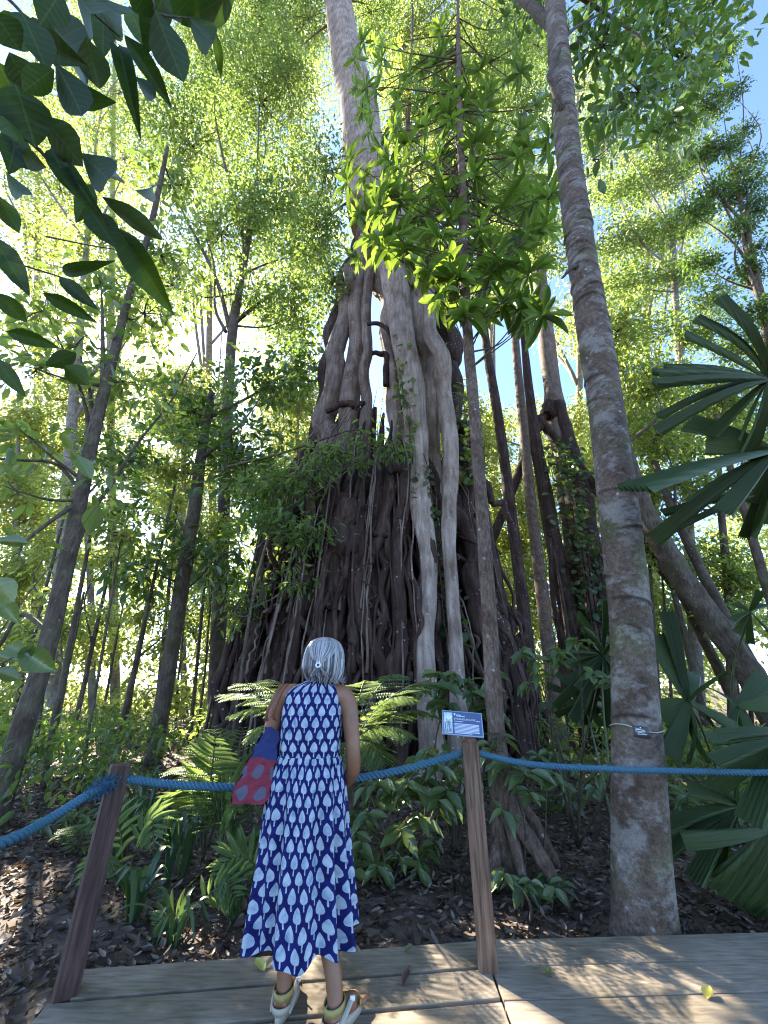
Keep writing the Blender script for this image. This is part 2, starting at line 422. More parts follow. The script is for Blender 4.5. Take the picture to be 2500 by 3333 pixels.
nt_.links.new(tc.outputs['Object'], nz.inputs['Vector']); nt_.links.new(tc.outputs['Object'], vo.inputs['Vector'])
c1 = ramp(nt_, [(.3, (.035, .022, .015)), (.5, (.07, .045, .03)), (.7, (.12, .085, .055))], nz.outputs[0]).outputs[0]
hs = N(nt_, 'ShaderNodeSeparateColor'); nt_.links.new(vo.outputs['Color'], hs.inputs[0])
c2 = ramp(nt_, [(.0, (.04, .022, .014)), (.5, (.1, .06, .035)), (1, (.2, .14, .09))], hs.outputs[0]).outputs[0]
nt_.links.new(mixc(nt_, .6, c1, c2), b.inputs['Base Color']); b.inputs['Roughness'].default_value = .9
bp = N(nt_, 'ShaderNodeBump'); bp.inputs['Distance'].default_value = .03; nt_.links.new(hs.outputs[1], bp.inputs['Height']); nt_.links.new(bp.outputs[0], b.inputs['Normal'])
tag(obj('ground', mesh_np('ground', np.stack([gx, gy, gz], -1).reshape(-1, 3), [np.stack([ii, ii + 1, ii + nx + 1, ii + nx], 1)]), m), kind='structure')

# ---- boardwalk: each plank its own mesh, laid from points on the deck plane
def wood_mat(name, base, dark, light, sc_=1.0, axis='X', rot=0.0, objr=.25):
    m, nt, b = newmat(name); L = nt.links
    tc = N(nt, 'ShaderNodeTexCoord'); mp = N(nt, 'ShaderNodeMapping')
    mp.inputs['Scale'].default_value = (.13, 1, 1) if axis == 'X' else (1, 1, .06)
    mp.inputs['Rotation'].default_value = (0, 0, rot); L.new(tc.outputs['Object'], mp.inputs[0])
    n1 = N(nt, 'ShaderNodeTexNoise'); n1.inputs['Scale'].default_value = 55 * sc_; n1.inputs['Detail'].default_value = 6; n1.inputs['Distortion'].default_value = .4
    L.new(mp.outputs[0], n1.inputs['Vector'])
    n2 = N(nt, 'ShaderNodeTexNoise'); n2.inputs['Scale'].default_value = 2.5; n2.inputs['Detail'].default_value = 6; L.new(tc.outputs['Object'], n2.inputs['Vector'])
    n3 = N(nt, 'ShaderNodeTexNoise'); n3.inputs['Scale'].default_value = 160; n3.inputs['Detail'].default_value = 3; L.new(tc.outputs['Object'], n3.inputs['Vector'])
    c = ramp(nt, [(.32, dark), (.5, base), (.68, light)], n1.outputs[0]).outputs[0]
    c = mixc(nt, ramp(nt, [(.42, (0, 0, 0)), (.68, (1, 1, 1))], n2.outputs[0]).outputs[0], c, mixc(nt, 1., c, (.6, .6, .52), 'MULTIPLY'))
    c = mixc(nt, math_(nt, 'MULTIPLY', n3.outputs[0], .35), c, mixc(nt, 1., c, (.5, .5, .5), 'MULTIPLY'))
    oi = N(nt, 'ShaderNodeObjectInfo')
    c = mixc(nt, math_(nt, 'MULTIPLY', oi.outputs['Random'], objr), c, mixc(nt, 1., c, (.62, .6, .55), 'MULTIPLY'))
    L.new(c, b.inputs['Base Color']); b.inputs['Roughness'].default_value = .75; b.inputs['Specular IOR Level'].default_value = .3
    bp = N(nt, 'ShaderNodeBump'); bp.inputs['Strength'].default_value = .5; bp.inputs['Distance'].default_value = .003
    L.new(n1.outputs[0], bp.inputs['Height']); L.new(bp.outputs[0], b.inputs['Normal'])
    return m
deckm = wood_mat('deck_wood', (.28, .22, .155), (.2, .152, .105), (.34, .275, .2))
deck = tag(link(bpy.data.objects.new('boardwalk', None)), kind='structure')
def plank(q, h=.055):
    """q: four ground-plane points, counter-clockwise seen from above"""
    bm = bmesh.new()
    top = [bm.verts.new((p[0], p[1], 0)) for p in q]; f = bm.faces.new(top)
    if f.normal.z < 0 or f.calc_area() and (bm.normal_update() or f.normal.z < 0): bmesh.ops.reverse_faces(bm, faces=[f])
    r = bmesh.ops.extrude_face_region(bm, geom=[f])
    for v in r['geom']:
        if isinstance(v, bmesh.types.BMVert): v.co.z -= h
    bmesh.ops.recalc_face_normals(bm, faces=bm.faces[:])
    bmesh.ops.bevel(bm, geom=bm.edges[:], offset=.005, segments=2, affect='EDGES', profile=.6)
    bm.normal_update(); me = bpy.data.meshes.new('plank'); bm.to_mesh(me); bm.free()
    o = obj('plank', me, deckm, deck)
    # small seat differences between boards
    o.location.z = -abs(random.gauss(0, .0015)); return o
def lerp(a, b, t): return np.asarray(a) * (1 - t) + np.asarray(b) * t
def line_pt(a, b, c, d):        # intersection of lines ab and cd on the deck plane
    a, b, c, d = [np.asarray(p)[:2] for p in (a, b, c, d)]
    A = np.array([b - a, -(d - c)]).T; s = np.linalg.solve(A, c - a); p = a + (b - a) * s[0]; return np.array([*p, 0])
eL0, eL1 = gnd(256, 3153), gnd(1605, 3057)              # back edge, left bay
jn0, jn1 = gnd(1607, 3176), gnd(1664, 3333)             # joint between the bays
sL0, sL1 = gnd(256, 3153), gnd(98, 3333)                # outer left end
dirL = unit(eL1 - eL0); nrmL = np.array([dirL[1], -dirL[0], 0])
eR0, eR1 = gnd(1617, 3056), gnd(2500, 3032); dirR = unit(eR1 - eR0); nrmR = np.array([dirR[1], -dirR[0], 0])
wL = float(np.dot(gnd(1250, 3168) - gnd(1250, 3078), nrmL)); wR = float(np.dot(gnd(1627, 3145) - eR0, nrmR))
gap = .026
jl0 = jn0 - unit(jn1 - jn0) * .0
jdir = unit(jn1 - jn0)
for i in range(9):
    a0, a1 = wL * i + (gap / 2 if i else 0), wL * (i + 1) - gap / 2
    P0, P1 = eL0 + nrmL * a0, eL0 + nrmL * a1
    q = [line_pt(P0, P0 + dirL, sL0, sL1), line_pt(P1, P1 + dirL, sL0, sL1),
         line_pt(P1, P1 + dirL, jn0 - jdir * 0, jn1) - dirL * .006, line_pt(P0, P0 + dirL, jn0, jn1) - dirL * .006]
    plank(q)
for i in range(8):
    a0, a1 = wR * i + (gap / 6 if i else 0), wR * (i + 1) - gap / 6
    P0, P1 = eR0 + nrmR * a0, eR0 + nrmR * a1
    q = [line_pt(P0, P0 + dirR, jn0, jn1) + dirR * .006, line_pt(P1, P1 + dirR, jn0, jn1) + dirR * .006, P1 + dirR * 6.5, P0 + dirR * 6.5]
    plank(q)
mb = MB()
for s in (0.35, 1.2):
    a, b_ = eL0 + nrmL * s + dirL * .1, eL0 + nrmL * s + dirL * 1.9
    box(mb, ((a + b_) / 2)[:2].tolist() + [-.115], (1.8, .09, .1), Matrix.Rotation(math.atan2(dirL[1], dirL[0]), 3, 'Z'))
    a, b_ = eR0 + nrmR * s + dirR * .2, eR0 + nrmR * s + dirR * 6.2
    box(mb, ((a + b_) / 2)[:2].tolist() + [-.115], (6., .09, .1), Matrix.Rotation(math.atan2(dirR[1], dirR[0]), 3, 'Z'))
obj('joist', mb.mesh('joist', False), deckm, deck)

# ---- leaf litter over the forest floor
litm = leaf_mat('dry_leaves', [(.045, .025, .016), (.1, .058, .036), (.17, .11, .07), (.3, .23, .17)], (.3, .2, .1), tf=.1, rough=.55)
mb = MB()
def litter(n, x0, x1, y0, y1, Lm, T):
    x = rng.uniform(x0, x1, n); y = y0 + (y1 - y0) * rng.random(n) ** 1.5
    ok = (((np.stack([x, y, x * 0], 1) - eL0) @ nrmL < -.03) | (x < eL0[0] - .12 - (eL0[1] - y) * .0)) & ~((x > .45) & ((np.stack([x, y, x * 0], 1) - eR0) @ nrmR > -.03))
    x, y = x[ok], y[ok]; n = len(x)
    P = np.stack([x, y, ground_z(x, y) + rng.random(n) * .035], 1)
    a = rng.uniform(0, 2 * math.pi, n)
    D = np.stack([np.cos(a), np.sin(a), rng.normal(size=n) * .25], 1)
    Nn = np.array([0, 0, 1.]) + rng.normal(size=(n, 3)) * .42
    Lg = Lm * rng.uniform(.5, 1.4, n)
    leaf_cloud(mb, P, D, Nn, Lg, Lg * rng.uniform(.3, .5, n), T, rng.random(n) ** 1.3)
TC = (np.array([[0, 0, .1], [.22, -.36, .16], [.6, -.4, .1], [1, 0, .22], [.6, .44, .18], [.22, .36, .1], [.25, 0, -.02], [.62, 0, 0]]), T6[1])
litter(36000, -6, 5.5, 1.2, 7.5, .072, TC)
litter(9000, -9, 9, 7, 15, .14, T2)
tag(obj('leaf_litter', mb.mesh('leaf_litter', False), litm), 'dry brown leaf litter covering the forest floor', 'leaf litter', kind='stuff')

# ================================================================== gaps through which the sun reaches the floor
for p, r in ((gnd(2130, 3120), .06), (gnd(2050, 3085), .05), (gnd(1960, 3040), .04), (gnd(2230, 3180), .05), (gnd(1420, 3130), .2), (gnd(1330, 3250), .18), (gnd(1500, 3290), .16), (gnd(1200, 3300), .12), (gnd(1740, 3325), .08),
             (atd(1240, 2330, 3.6), .35), (atd(1330, 2540, 3.2), .25), (gnd(90, 2900), .5), (gnd(60, 3060), .3), (atd(820, 2260, 3.6), .25), (atd(300, 2450, 8), .8), (atd(600, 2300, 9), .8), (atd(150, 2300, 9), .7), (gnd(700, 2950), .2)):
    SUNHOLES.append((np.asarray(p), r))

# ================================================================== strangler fig (centre)
FY = 8.3
env = [(2560, 1215, 520, ), (2250, 1225, 475), (2000, 1228, 408), (1750, 1235, 345), (1500, 1248, 300), (1300, 1262, 235), (1050, 1275, 195), (820, 1265, 130), (600, 1225, 85)]
E = []
for py, cx, hw in env:
    q = at(cx, py, FY); E.append([q[2], q[0], hw * dep(cx, py, FY) / F])
E = np.array(E)
def figR(z): return np.interp(z, E[:, 0], E[:, 2])
def figX(z): return np.interp(z, E[:, 0], E[:, 1])
def figP(phi, z, k=1.0):
    r = figR(z) * k; return np.stack([figX(z) + r * np.cos(phi), FY + .62 * r * np.sin(phi), z], -1)
fig = thing('strangler_fig', 'huge strangler fig of many fused hanging roots beyond the rope', 'tree', (figX(0), FY, GZ))
def ridged(n, k, amp):
    th = np.arange(k) * 2 * math.pi / k; o_ = np.ones((n, k))
    for m_ in (3, 5, 8): o_ += amp / m_ ** .35 * np.sin(th[None] * m_ + spline(rng.normal(size=(5, 1)) * 1.6, n) + rng.uniform(0, 6))
    return o_
def froot(phi0, z1, rad, k=1.0, drift=.25, wob=.05, mat='fig', z0=None, sides=9, twist=0.0):
    n = 26; z = np.linspace(GZ - .1 if z0 is None else z0, z1, n)
    ph = phi0 + drift * np.cumsum(rng.normal(size=n)) / n ** .9 + twist * np.linspace(0, 1, n)
    ph = np.convolve(np.pad(ph, 3, mode='edge'), np.ones(7) / 7, 'valid')
    P = figP(ph, z, k)
    P[:, :2] += np.convolve(np.pad(rng.normal(size=n), 2, mode='edge'), np.ones(5) / 5, 'valid')[:, None] * wob * rng.normal(size=2)
    r = rad * np.linspace(1.15, .8, n) * (1 + .12 * np.convolve(np.pad(rng.normal(size=n), 2, mode='edge'), np.ones(5) / 5, 'valid'))
    r[:3] *= [1.5, 1.3, 1.12]; r[-7:] *= np.linspace(1, .22, 7)
    ax_ = np.stack([figX(z), 0 * z + FY, z], -1); sh = np.zeros(n); sh[-9:] = np.linspace(0, .3, 9); P = P * (1 - sh[:, None]) + ax_ * sh[:, None]
    mb = MB(); tube(mb, spline(np.column_stack([P, r]), 46)[:, :3], spline(r[:, None], 46)[:, 0], sides, rough=.1, rf=ridged(46, sides, .07) if rad > .05 else None)
    return obj('root', mb.mesh('root'), BM[mat], fig)
# inner core of old fused roots, then the outer curtain, front and back
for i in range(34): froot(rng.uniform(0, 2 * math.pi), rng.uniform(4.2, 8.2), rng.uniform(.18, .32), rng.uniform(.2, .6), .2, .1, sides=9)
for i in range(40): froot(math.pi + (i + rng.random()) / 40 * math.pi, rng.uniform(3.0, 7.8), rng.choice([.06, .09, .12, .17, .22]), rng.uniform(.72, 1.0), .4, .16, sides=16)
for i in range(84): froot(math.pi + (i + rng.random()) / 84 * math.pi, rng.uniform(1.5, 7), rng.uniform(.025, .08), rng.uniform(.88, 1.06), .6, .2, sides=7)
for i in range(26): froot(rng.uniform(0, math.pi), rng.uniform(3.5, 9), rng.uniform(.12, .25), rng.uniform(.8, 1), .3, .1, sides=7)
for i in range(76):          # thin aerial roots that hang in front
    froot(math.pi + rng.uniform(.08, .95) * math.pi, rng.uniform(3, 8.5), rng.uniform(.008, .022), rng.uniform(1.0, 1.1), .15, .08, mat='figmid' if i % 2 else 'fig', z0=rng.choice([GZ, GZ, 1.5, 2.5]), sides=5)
def broot(pts, Y, mat='figpale', rough=.06, sides=28, n=90, name='root', ground=False):
    p = grow(pts, Y, to_ground=ground, n=n); mb = MB(); wob = spline(rng.normal(size=(n // 6 + 2, 3)), n) * p[:, 3:4] * (.05 if name == 'trunk' else .25)
    tube(mb, p[:, :3] + wob, p[:, 3], sides, rough=rough, rf=ridged(n, sides, .02 if name == 'trunk' else .085)); return obj(name, mb.mesh(name), BM[mat], fig)
# upper trunk, then the big named roots traced from the photograph, each at the tree's own distance
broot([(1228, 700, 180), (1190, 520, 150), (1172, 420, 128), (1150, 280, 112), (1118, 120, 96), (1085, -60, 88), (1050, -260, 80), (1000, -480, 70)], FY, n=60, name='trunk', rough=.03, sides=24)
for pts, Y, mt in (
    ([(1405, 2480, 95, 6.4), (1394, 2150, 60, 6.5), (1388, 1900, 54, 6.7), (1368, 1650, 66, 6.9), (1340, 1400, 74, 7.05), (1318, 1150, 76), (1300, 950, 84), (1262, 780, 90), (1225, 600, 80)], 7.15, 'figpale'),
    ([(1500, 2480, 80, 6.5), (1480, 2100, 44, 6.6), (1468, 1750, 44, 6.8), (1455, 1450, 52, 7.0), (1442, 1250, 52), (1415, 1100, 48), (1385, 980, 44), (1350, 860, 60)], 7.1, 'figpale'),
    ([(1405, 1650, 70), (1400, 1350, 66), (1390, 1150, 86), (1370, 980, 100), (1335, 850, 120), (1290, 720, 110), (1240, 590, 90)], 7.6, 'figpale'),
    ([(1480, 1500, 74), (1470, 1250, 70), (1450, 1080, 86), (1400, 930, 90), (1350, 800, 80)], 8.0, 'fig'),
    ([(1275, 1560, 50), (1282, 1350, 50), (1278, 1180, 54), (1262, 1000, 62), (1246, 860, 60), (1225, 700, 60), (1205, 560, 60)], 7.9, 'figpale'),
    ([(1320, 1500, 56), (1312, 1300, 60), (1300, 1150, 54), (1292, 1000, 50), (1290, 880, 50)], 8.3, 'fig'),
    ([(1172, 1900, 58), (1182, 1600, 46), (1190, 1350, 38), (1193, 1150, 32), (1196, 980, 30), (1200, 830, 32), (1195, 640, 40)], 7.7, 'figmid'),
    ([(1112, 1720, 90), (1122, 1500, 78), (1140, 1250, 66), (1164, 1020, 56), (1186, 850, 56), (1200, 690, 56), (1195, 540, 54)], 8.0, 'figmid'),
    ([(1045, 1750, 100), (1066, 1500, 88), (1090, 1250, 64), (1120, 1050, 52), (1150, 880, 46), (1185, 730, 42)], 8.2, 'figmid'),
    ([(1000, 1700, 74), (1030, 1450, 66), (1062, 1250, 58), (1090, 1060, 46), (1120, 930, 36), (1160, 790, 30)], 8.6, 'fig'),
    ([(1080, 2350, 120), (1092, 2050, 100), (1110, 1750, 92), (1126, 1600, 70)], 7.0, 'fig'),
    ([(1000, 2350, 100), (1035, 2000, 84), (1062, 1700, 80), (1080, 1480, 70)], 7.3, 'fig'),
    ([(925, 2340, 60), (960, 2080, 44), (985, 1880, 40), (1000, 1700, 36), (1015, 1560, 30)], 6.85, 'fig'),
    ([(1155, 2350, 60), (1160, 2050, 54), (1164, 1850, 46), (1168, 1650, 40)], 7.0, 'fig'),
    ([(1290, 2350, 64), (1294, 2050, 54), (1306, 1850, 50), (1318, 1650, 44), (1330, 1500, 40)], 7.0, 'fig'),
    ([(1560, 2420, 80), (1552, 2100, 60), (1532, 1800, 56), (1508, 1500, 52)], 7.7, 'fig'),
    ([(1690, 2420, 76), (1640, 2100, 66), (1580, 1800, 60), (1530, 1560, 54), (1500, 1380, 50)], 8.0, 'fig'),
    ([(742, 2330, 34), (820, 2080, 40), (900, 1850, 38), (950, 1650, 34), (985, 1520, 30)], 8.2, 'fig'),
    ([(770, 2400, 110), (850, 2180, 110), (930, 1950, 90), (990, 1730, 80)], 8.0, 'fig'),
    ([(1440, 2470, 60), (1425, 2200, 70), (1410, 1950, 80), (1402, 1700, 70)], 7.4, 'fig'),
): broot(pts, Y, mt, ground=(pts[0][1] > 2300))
for pts, Y in ( # cross links and loops
    ([(1062, 1340, 14), (1110, 1318, 20), (1160, 1316, 24), (1186, 1310, 16)], 7.6), ([(1200, 1155, 12), (1235, 1152, 18), (1262, 1175, 26), (1255, 1250, 20)], 7.7),
    ([(1195, 1050, 12), (1245, 1058, 14), (1275, 1100, 14), (1290, 1160, 12)], 7.4), ([(1270, 1620, 30), (1300, 1580, 40), (1345, 1560, 30), (1350, 1500, 20)], 7.0),
    ([(1265, 1535, 24), (1290, 1525, 36), (1312, 1532, 30)], 6.9), ([(1255, 1790, 40), (1200, 1850, 44), (1165, 1930, 40)], 7.0), ([(1230, 1700, 36), (1180, 1900, 34), (1150, 2000, 30)], 6.95),
    ([(1250, 2060, 16), (1265, 1900, 18), (1290, 1780, 20), (1310, 1650, 22)], 6.8), ([(1340, 2150, 14), (1352, 2000, 16), (1375, 1850, 14), (1385, 1780, 12)], 6.7),
    ([(1280, 1830, 14), (1300, 1760, 16), (1330, 1640, 16)], 6.8), ([(760, 2150, 26), (800, 2105, 34), (855, 2060, 40), (900, 2000, 36)], 7.7), ([(755, 2330, 22), (762, 2230, 20), (790, 2140, 24)], 7.6),
    ([(935, 1600, 20), (955, 1540, 24), (1000, 1510, 24), (1020, 1480, 20)], 8.3), ([(1600, 1640, 22), (1570, 1560, 24), (1530, 1540, 22), (1490, 1560, 20)], 7.9), ([(1660, 1700, 18), (1640, 1640, 22), (1600, 1640, 20)], 7.9),
    ([(1455, 1370, 20), (1500, 1385, 22), (1525, 1400, 20), (1530, 1500, 18)], 7.6),
): broot(pts, Y, 'fig', sides=10, n=30)
for i in range(70):       # knobs and scars on the fused face
    ph = math.pi + rng.uniform(.1, .9) * math.pi; z = rng.uniform(1.0, 5.5); q = figP(np.array([ph]), np.array([z]), 1.0)[0]
    mb = MB(); tube(mb, spline([q, q + [0, -.05, .03], q + [.02, -.09, .0]], 5), np.array([.05, .055, .05, .035, .012]) * rng.uniform(.6, 1.4), 7, rough=.2)
    obj('knob', mb.mesh('knob'), BM['fig'], fig)
lv, br = MB(), MB()
blob_leaves(lv, [(1000, 60, 9, 130, 90), (1210, 40, 9.5, 120, 80), (930, 250, 9, 90, 120, .8), (1060, 560, 8.2, 70, 130, .8), (1030, 750, 8, 90, 120), (1080, 930, 7.9, 60, 90, .8),
                 (900, -80, 8.5, 200, 120), (1150, -120, 9, 200, 120)], .17, .45, 1.6, T2, br)
cr = obj('crown', lv.mesh('crown', False), LM['mid'], fig); cr['kind'] = 'stuff'
for c0, c1, r0 in (((1105, 60, FY), (980, 150, 9), .09), ((1090, 0, FY), (1220, 20, 9.4), .09), ((1060, -150, FY), (900, -80, 8.5), .1), ((1172, 640, FY), (1040, 740, 8), .06), ((1160, 820, 8), (1080, 930, 7.9), .05), ((1180, 560, 8.2), (1060, 560, 8.2), .05)):
    a, b_ = at(*c0), at(*c1); tube(br, spline([a, (a + b_) / 2 + [0, 0, .3], b_], 14), np.linspace(r0, .015, 14), 7, rough=.08)
obj('limbs', br.mesh('limbs'), BM['twig'], fig)['kind'] = 'stuff'

# ---- climbers on the fig
def climber(name, label, path, L, cov_n, spread, mat='vine', asp=.75, cat='vine', T=T6):
    p = np.array([at(*q) for q in path]); sp = spline(p, 30)
    t = thing(name, label, cat, p[0]); mb = MB(); tube(mb, sp, .012, 5); obj('stem', mb.mesh('stem'), BM['twig'], t)
    i = rng.integers(0, 30, cov_n); P = sp[i] + rng.normal(size=(cov_n, 3)) * [spread, spread * .5, spread * .7]
    D = np.stack([rng.normal(size=cov_n), -.4 + rng.normal(size=cov_n) * .4, -.5 + rng.normal(size=cov_n) * .5], 1)
    Nn = np.array([0, -1., .7]) + rng.normal(size=(cov_n, 3)) * .5; LL = L * rng.uniform(.6, 1.3, cov_n)
    lv = MB(); leaf_cloud(lv, P, D, Nn, LL, LL * asp, T); o = obj('foliage', lv.mesh('foliage', False), LM[mat], t); o['kind'] = 'stuff'
climber('climbing_vine', 'bright green vine clinging to the pale upper roots of the strangler fig', [(1335, 1500, 6.9), (1330, 1350, 6.9), (1318, 1250, 6.9), (1315, 1120, 6.9)], .16, 170, .13, 'mid')
climber('climbing_vine', 'small tuft of creeper leaves halfway up the pale fig root', [(1378, 1660, 6.85), (1370, 1600, 6.85), (1362, 1540, 6.85)], .13, 90, .11, 'vine')
climber('ivy', 'dark heart leaved creeper trailing down the fig beside the pale roots', [(1490, 2150, 6.85), (1470, 2000, 6.85), (1440, 1900, 6.85), (1420, 1750, 6.85), (1405, 1650, 6.85)], .17, 150, .14, 'vine', .85)
climber('climbing_vine', 'leafy creeper hanging off the right edge of the fig below the knot', [(1530, 1560, 7.3), (1525, 1450, 7.3), (1515, 1350, 7.3), (1500, 1260, 7.4)], .2, 110, .16, 'mid')

# ================================================================== second strangler fig behind, to the right
f2 = thing('strangler_fig', 'smaller strangler fig with split columns and a dark creeper coat', 'tree', at(1850, 2400, 11.5) * [1, 1, 0] + [0, 0, GZ])
def f2root(pts, Y, mat='fig', name='root', sides=12):
    p = grow(pts, Y, n=50); mb = MB(); tube(mb, p[:, :3], p[:, 3], sides, rough=.1); obj(name, mb.mesh(name), BM[mat], f2)
f2root([(1870, 1700, 50), (1815, 1390, 62), (1795, 1250, 56), (1778, 1100, 48), (1762, 950, 42), (1745, 780, 38), (1725, 600, 34), (1700, 380, 30)], 11.6, 'figmid', 'trunk')
for pts, Y in (([(1905, 2330, 60), (1860, 2050, 62), (1810, 1800, 56), (1765, 1560, 44), (1735, 1380, 34), (1715, 1200, 24), (1700, 1050, 16)], 11.2),
               ([(1990, 2330, 90), (1950, 2050, 96), (1905, 1750, 88), (1865, 1550, 74), (1835, 1420, 60), (1808, 1320, 52)], 11.5),
               ([(1935, 2330, 70), (1900, 2050, 66), (1868, 1800, 56), (1842, 1600, 50), (1815, 1420, 36)], 11.7),
               ([(1960, 2330, 50), (1930, 2000, 40), (1890, 1700, 34), (1850, 1450, 26)], 11.2), ([(2010, 2330, 44), (1985, 2050, 34), (1950, 1850, 26), (1900, 1650, 22)], 11.3),
               ([(1845, 2330, 36), (1830, 2100, 24), (1800, 1950, 18), (1790, 1750, 12)], 11.0), ([(1760, 1370, 26), (1778, 1350, 40), (1800, 1340, 50)], 11.3),
               ([(1800, 1420, 30), (1775, 1390, 20), (1745, 1400, 24)], 11.3)):
    f2root(pts, Y)
for i in range(24):
    x = rng.uniform(1760, 2010); f2root([(x + 60, 2330, rng.uniform(6, 24)), (x + 20, 2050, rng.uniform(5, 18)), (x - 20, 1800, rng.uniform(4, 12))], rng.uniform(10.6, 12), sides=6)
br, lv = MB(), MB()
blob_leaves(lv, [(1700, 350, 11.5, 180, 100), (1600, 200, 12, 150, 120), (1750, 150, 12, 140, 100)], .2, .45, 1.2, T2, br)
o = obj('crown', lv.mesh('crown', False), LM['mid'], f2); o['kind'] = 'stuff'; obj('limbs', br.mesh('limbs'), BM['twig'], f2)['kind'] = 'stuff'
climber('creeper', 'dense dark creeper coating the columns of the smaller fig', [(1960, 2150, 10.8), (1930, 1950, 10.8), (1890, 1750, 10.8), (1850, 1560, 10.8), (1815, 1450, 10.9)], .22, 620, .3, 'deep', .7)
mb_l = [(1795, 1150), (1805, 1250)]

# ================================================================== ringed tree in the right foreground
RY = [(2100, 2995, 186, 3.22), (2088, 2800, 168, 3.22), (2078, 2500, 150, 3.22), (2066, 2250, 134, 3.22), (2052, 2000, 124, 3.2), (2030, 1800, 118, 3.18), (1995, 1500, 110, 3.1), (1962, 1250, 102, 3.05),
      (1920, 1000, 94, 2.98), (1882, 750, 84, 2.92), (1845, 450, 72, 2.86), (1822, 200, 64, 2.8), (1806, 0, 58, 2.76), (1785, -250, 50, 2.7), (1765, -500, 44, 2.65)]
path = grow(RY, n=1300)
rt = thing('ringed_tree', 'tall straight tree with ringed mottled bark and a black name tag', 'tree', (path[0, 0], path[0, 1], GZ))
kk = 40; th = np.arange(kk) * 2 * math.pi / kk
Lc = np.concatenate([[0], np.cumsum(np.linalg.norm(np.diff(path[:, :3], axis=0), axis=1))])
rf = np.ones((1300, kk)); scar = np.zeros((1300, kk))
s0 = 1.35
while s0 < Lc[-1]:
    c0 = rng.uniform(0, 2 * math.pi); wd = rng.uniform(.5, 1.4); til = rng.uniform(-.06, .06)
    dth = np.angle(np.exp(1j * (th - c0))); h = s0 + til * dth + .05 * np.cos(dth) * .6
    msk = np.clip(1.3 - np.abs(dth) / wd, 0, 1) ** .6
    rf += np.exp(-((Lc[:, None] - h[None]) / .018) ** 2) * msk[None] * .09 * rng.uniform(.5, 1.4) - np.exp(-((Lc[:, None] - h[None] + .035) / .02) ** 2) * msk[None] * .03
    scar = np.maximum(scar, np.exp(-((Lc[:, None] - h[None] + .016) / .011) ** 2) * msk[None] * rng.uniform(.55, 1))
    s0 += rng.uniform(.12, .3)
for i in range(26):
    c0, sz = rng.uniform(0, 2 * math.pi), rng.uniform(.8, Lc[-1]); dth = np.angle(np.exp(1j * (th - c0)))
    rf += .12 * np.exp(-((Lc[:, None] - sz) / .035) ** 2 - (dth[None] / .22) ** 2)
rf += .03 * np.sin(3 * th + 1)[None] + .02 * np.sin(Lc[:, None] * 3 + th[None] * 2)
rf *= (1 + .12 * np.exp(-Lc / .25))[:, None]
mb = MB(); tube(mb, path[:, :3], path[:, 3], kk, rf=rf, var=np.concatenate([scar.ravel(), [0, 0]])); obj('trunk', mb.mesh('trunk'), BM['ring'], rt)
br, lv = MB(), MB()
for pts, r0 in (([(1835, 368, 2.75), (1795, 270, 2.6), (1792, 230, 2.6), (1850, 110, 2.7), (1935, 55, 2.8), (2020, 10, 2.9)], .05), ([(1830, 120, 2.8), (1780, 60, 3.0), (1700, 0, 3.1), (1620, -60, 3.2)], .14),
                ([(1812, -60, 2.75), (1950, 30, 3.1), (2080, 120, 3.3), (2150, 240, 3.4)], .06), ([(1800, -150, 2.7), (2000, -60, 3.2), (2200, 60, 3.6), (2300, 150, 3.8)], .06), ([(1900, 880, 2.95), (1865, 870, 2.85), (1830, 905, 2.8)], .045)):
    p = np.array([at(*q) for q in pts]); tube(br, spline(p, 24), np.linspace(r0, .012 if r0 < .1 else .08, 24), 8, rough=.1); obj('branch', br.mesh('branch'), BM['twig'], rt); br = MB()
blob_leaves(lv, [(1960, 150, 3.3, 130, 110), (2090, 90, 3.5, 150, 110), (2210, 190, 3.8, 130, 120), (2090, 300, 3.6, 150, 100), (2250, 60, 3.9, 120, 90), (1985, 360, 3.3, 90, 90, .8), (2180, 380, 3.8, 100, 90, .7),
                 (2330, 180, 4.2, 60, 70, .6), (1930, 520, 3.2, 60, 80, .4), (2000, -120, 3.4, 250, 110), (2250, -120, 4, 200, 110), (1730, -60, 3.4, 120, 100)], .27, .42, 1.5, T6, br, per=12)
o = obj('crown', lv.mesh('crown', False), LM['deep'], rt); o['kind'] = 'stuff'; obj('twigs', br.mesh('twigs'), BM['twig'], rt)['kind'] = 'stuff'

# ---- black name tag wired to that trunk
def ring_at(zw):
    i = int(np.argmin(np.abs(path[:, 2] - zw))); return path[i]
tp = ring_at(at(2085, 2385, 3.05)[2]); tg = thing('tree_tag', 'small black name plate wired round the ringed trunk', 'sign', tp[:3])
blackm = plain('tag_black', (.012, .011, .012), .35, spec=.5); whitem = plain('print_white', (.75, .77, .8), .6)
wirem = plain('galvanised_wire', (.45, .4, .33), .45)
a0 = R(-112)
tc_ = tp[:3] + (tp[3] + .012) * np.array([math.cos(a0), math.sin(a0), 0]) + [.0, 0, .0]
Mt = Matrix.Translation(Vector(tc_)) @ Matrix.Rotation(a0 + math.pi / 2, 4, 'Z') @ Matrix.Rotation(R(4), 4, 'Y') @ Matrix.Rotation(R(-4), 4, 'X')
mb = MB(); box(mb, (0, 0, 0), (.096, .004, .072), bev=.0015); plate = obj('plate', mb.mesh('plate', False), blackm, tg, Mt)
mb = MB()
for j, (wd, zz) in enumerate(((.05, .014), (.06, .004), (.04, -.004), (.058, -.013))): box(mb, (-.008 + .004 * j, -.003, zz), (wd, .0016, .003))
box(mb, (0, -.003, .027), (.007, .0016, .008)); obj('print', mb.mesh('print', False), whitem, plate, Mt)
mb = MB(); an = np.linspace(0, 2 * math.pi, 40); wr = tp[3] * 1.06 + .003
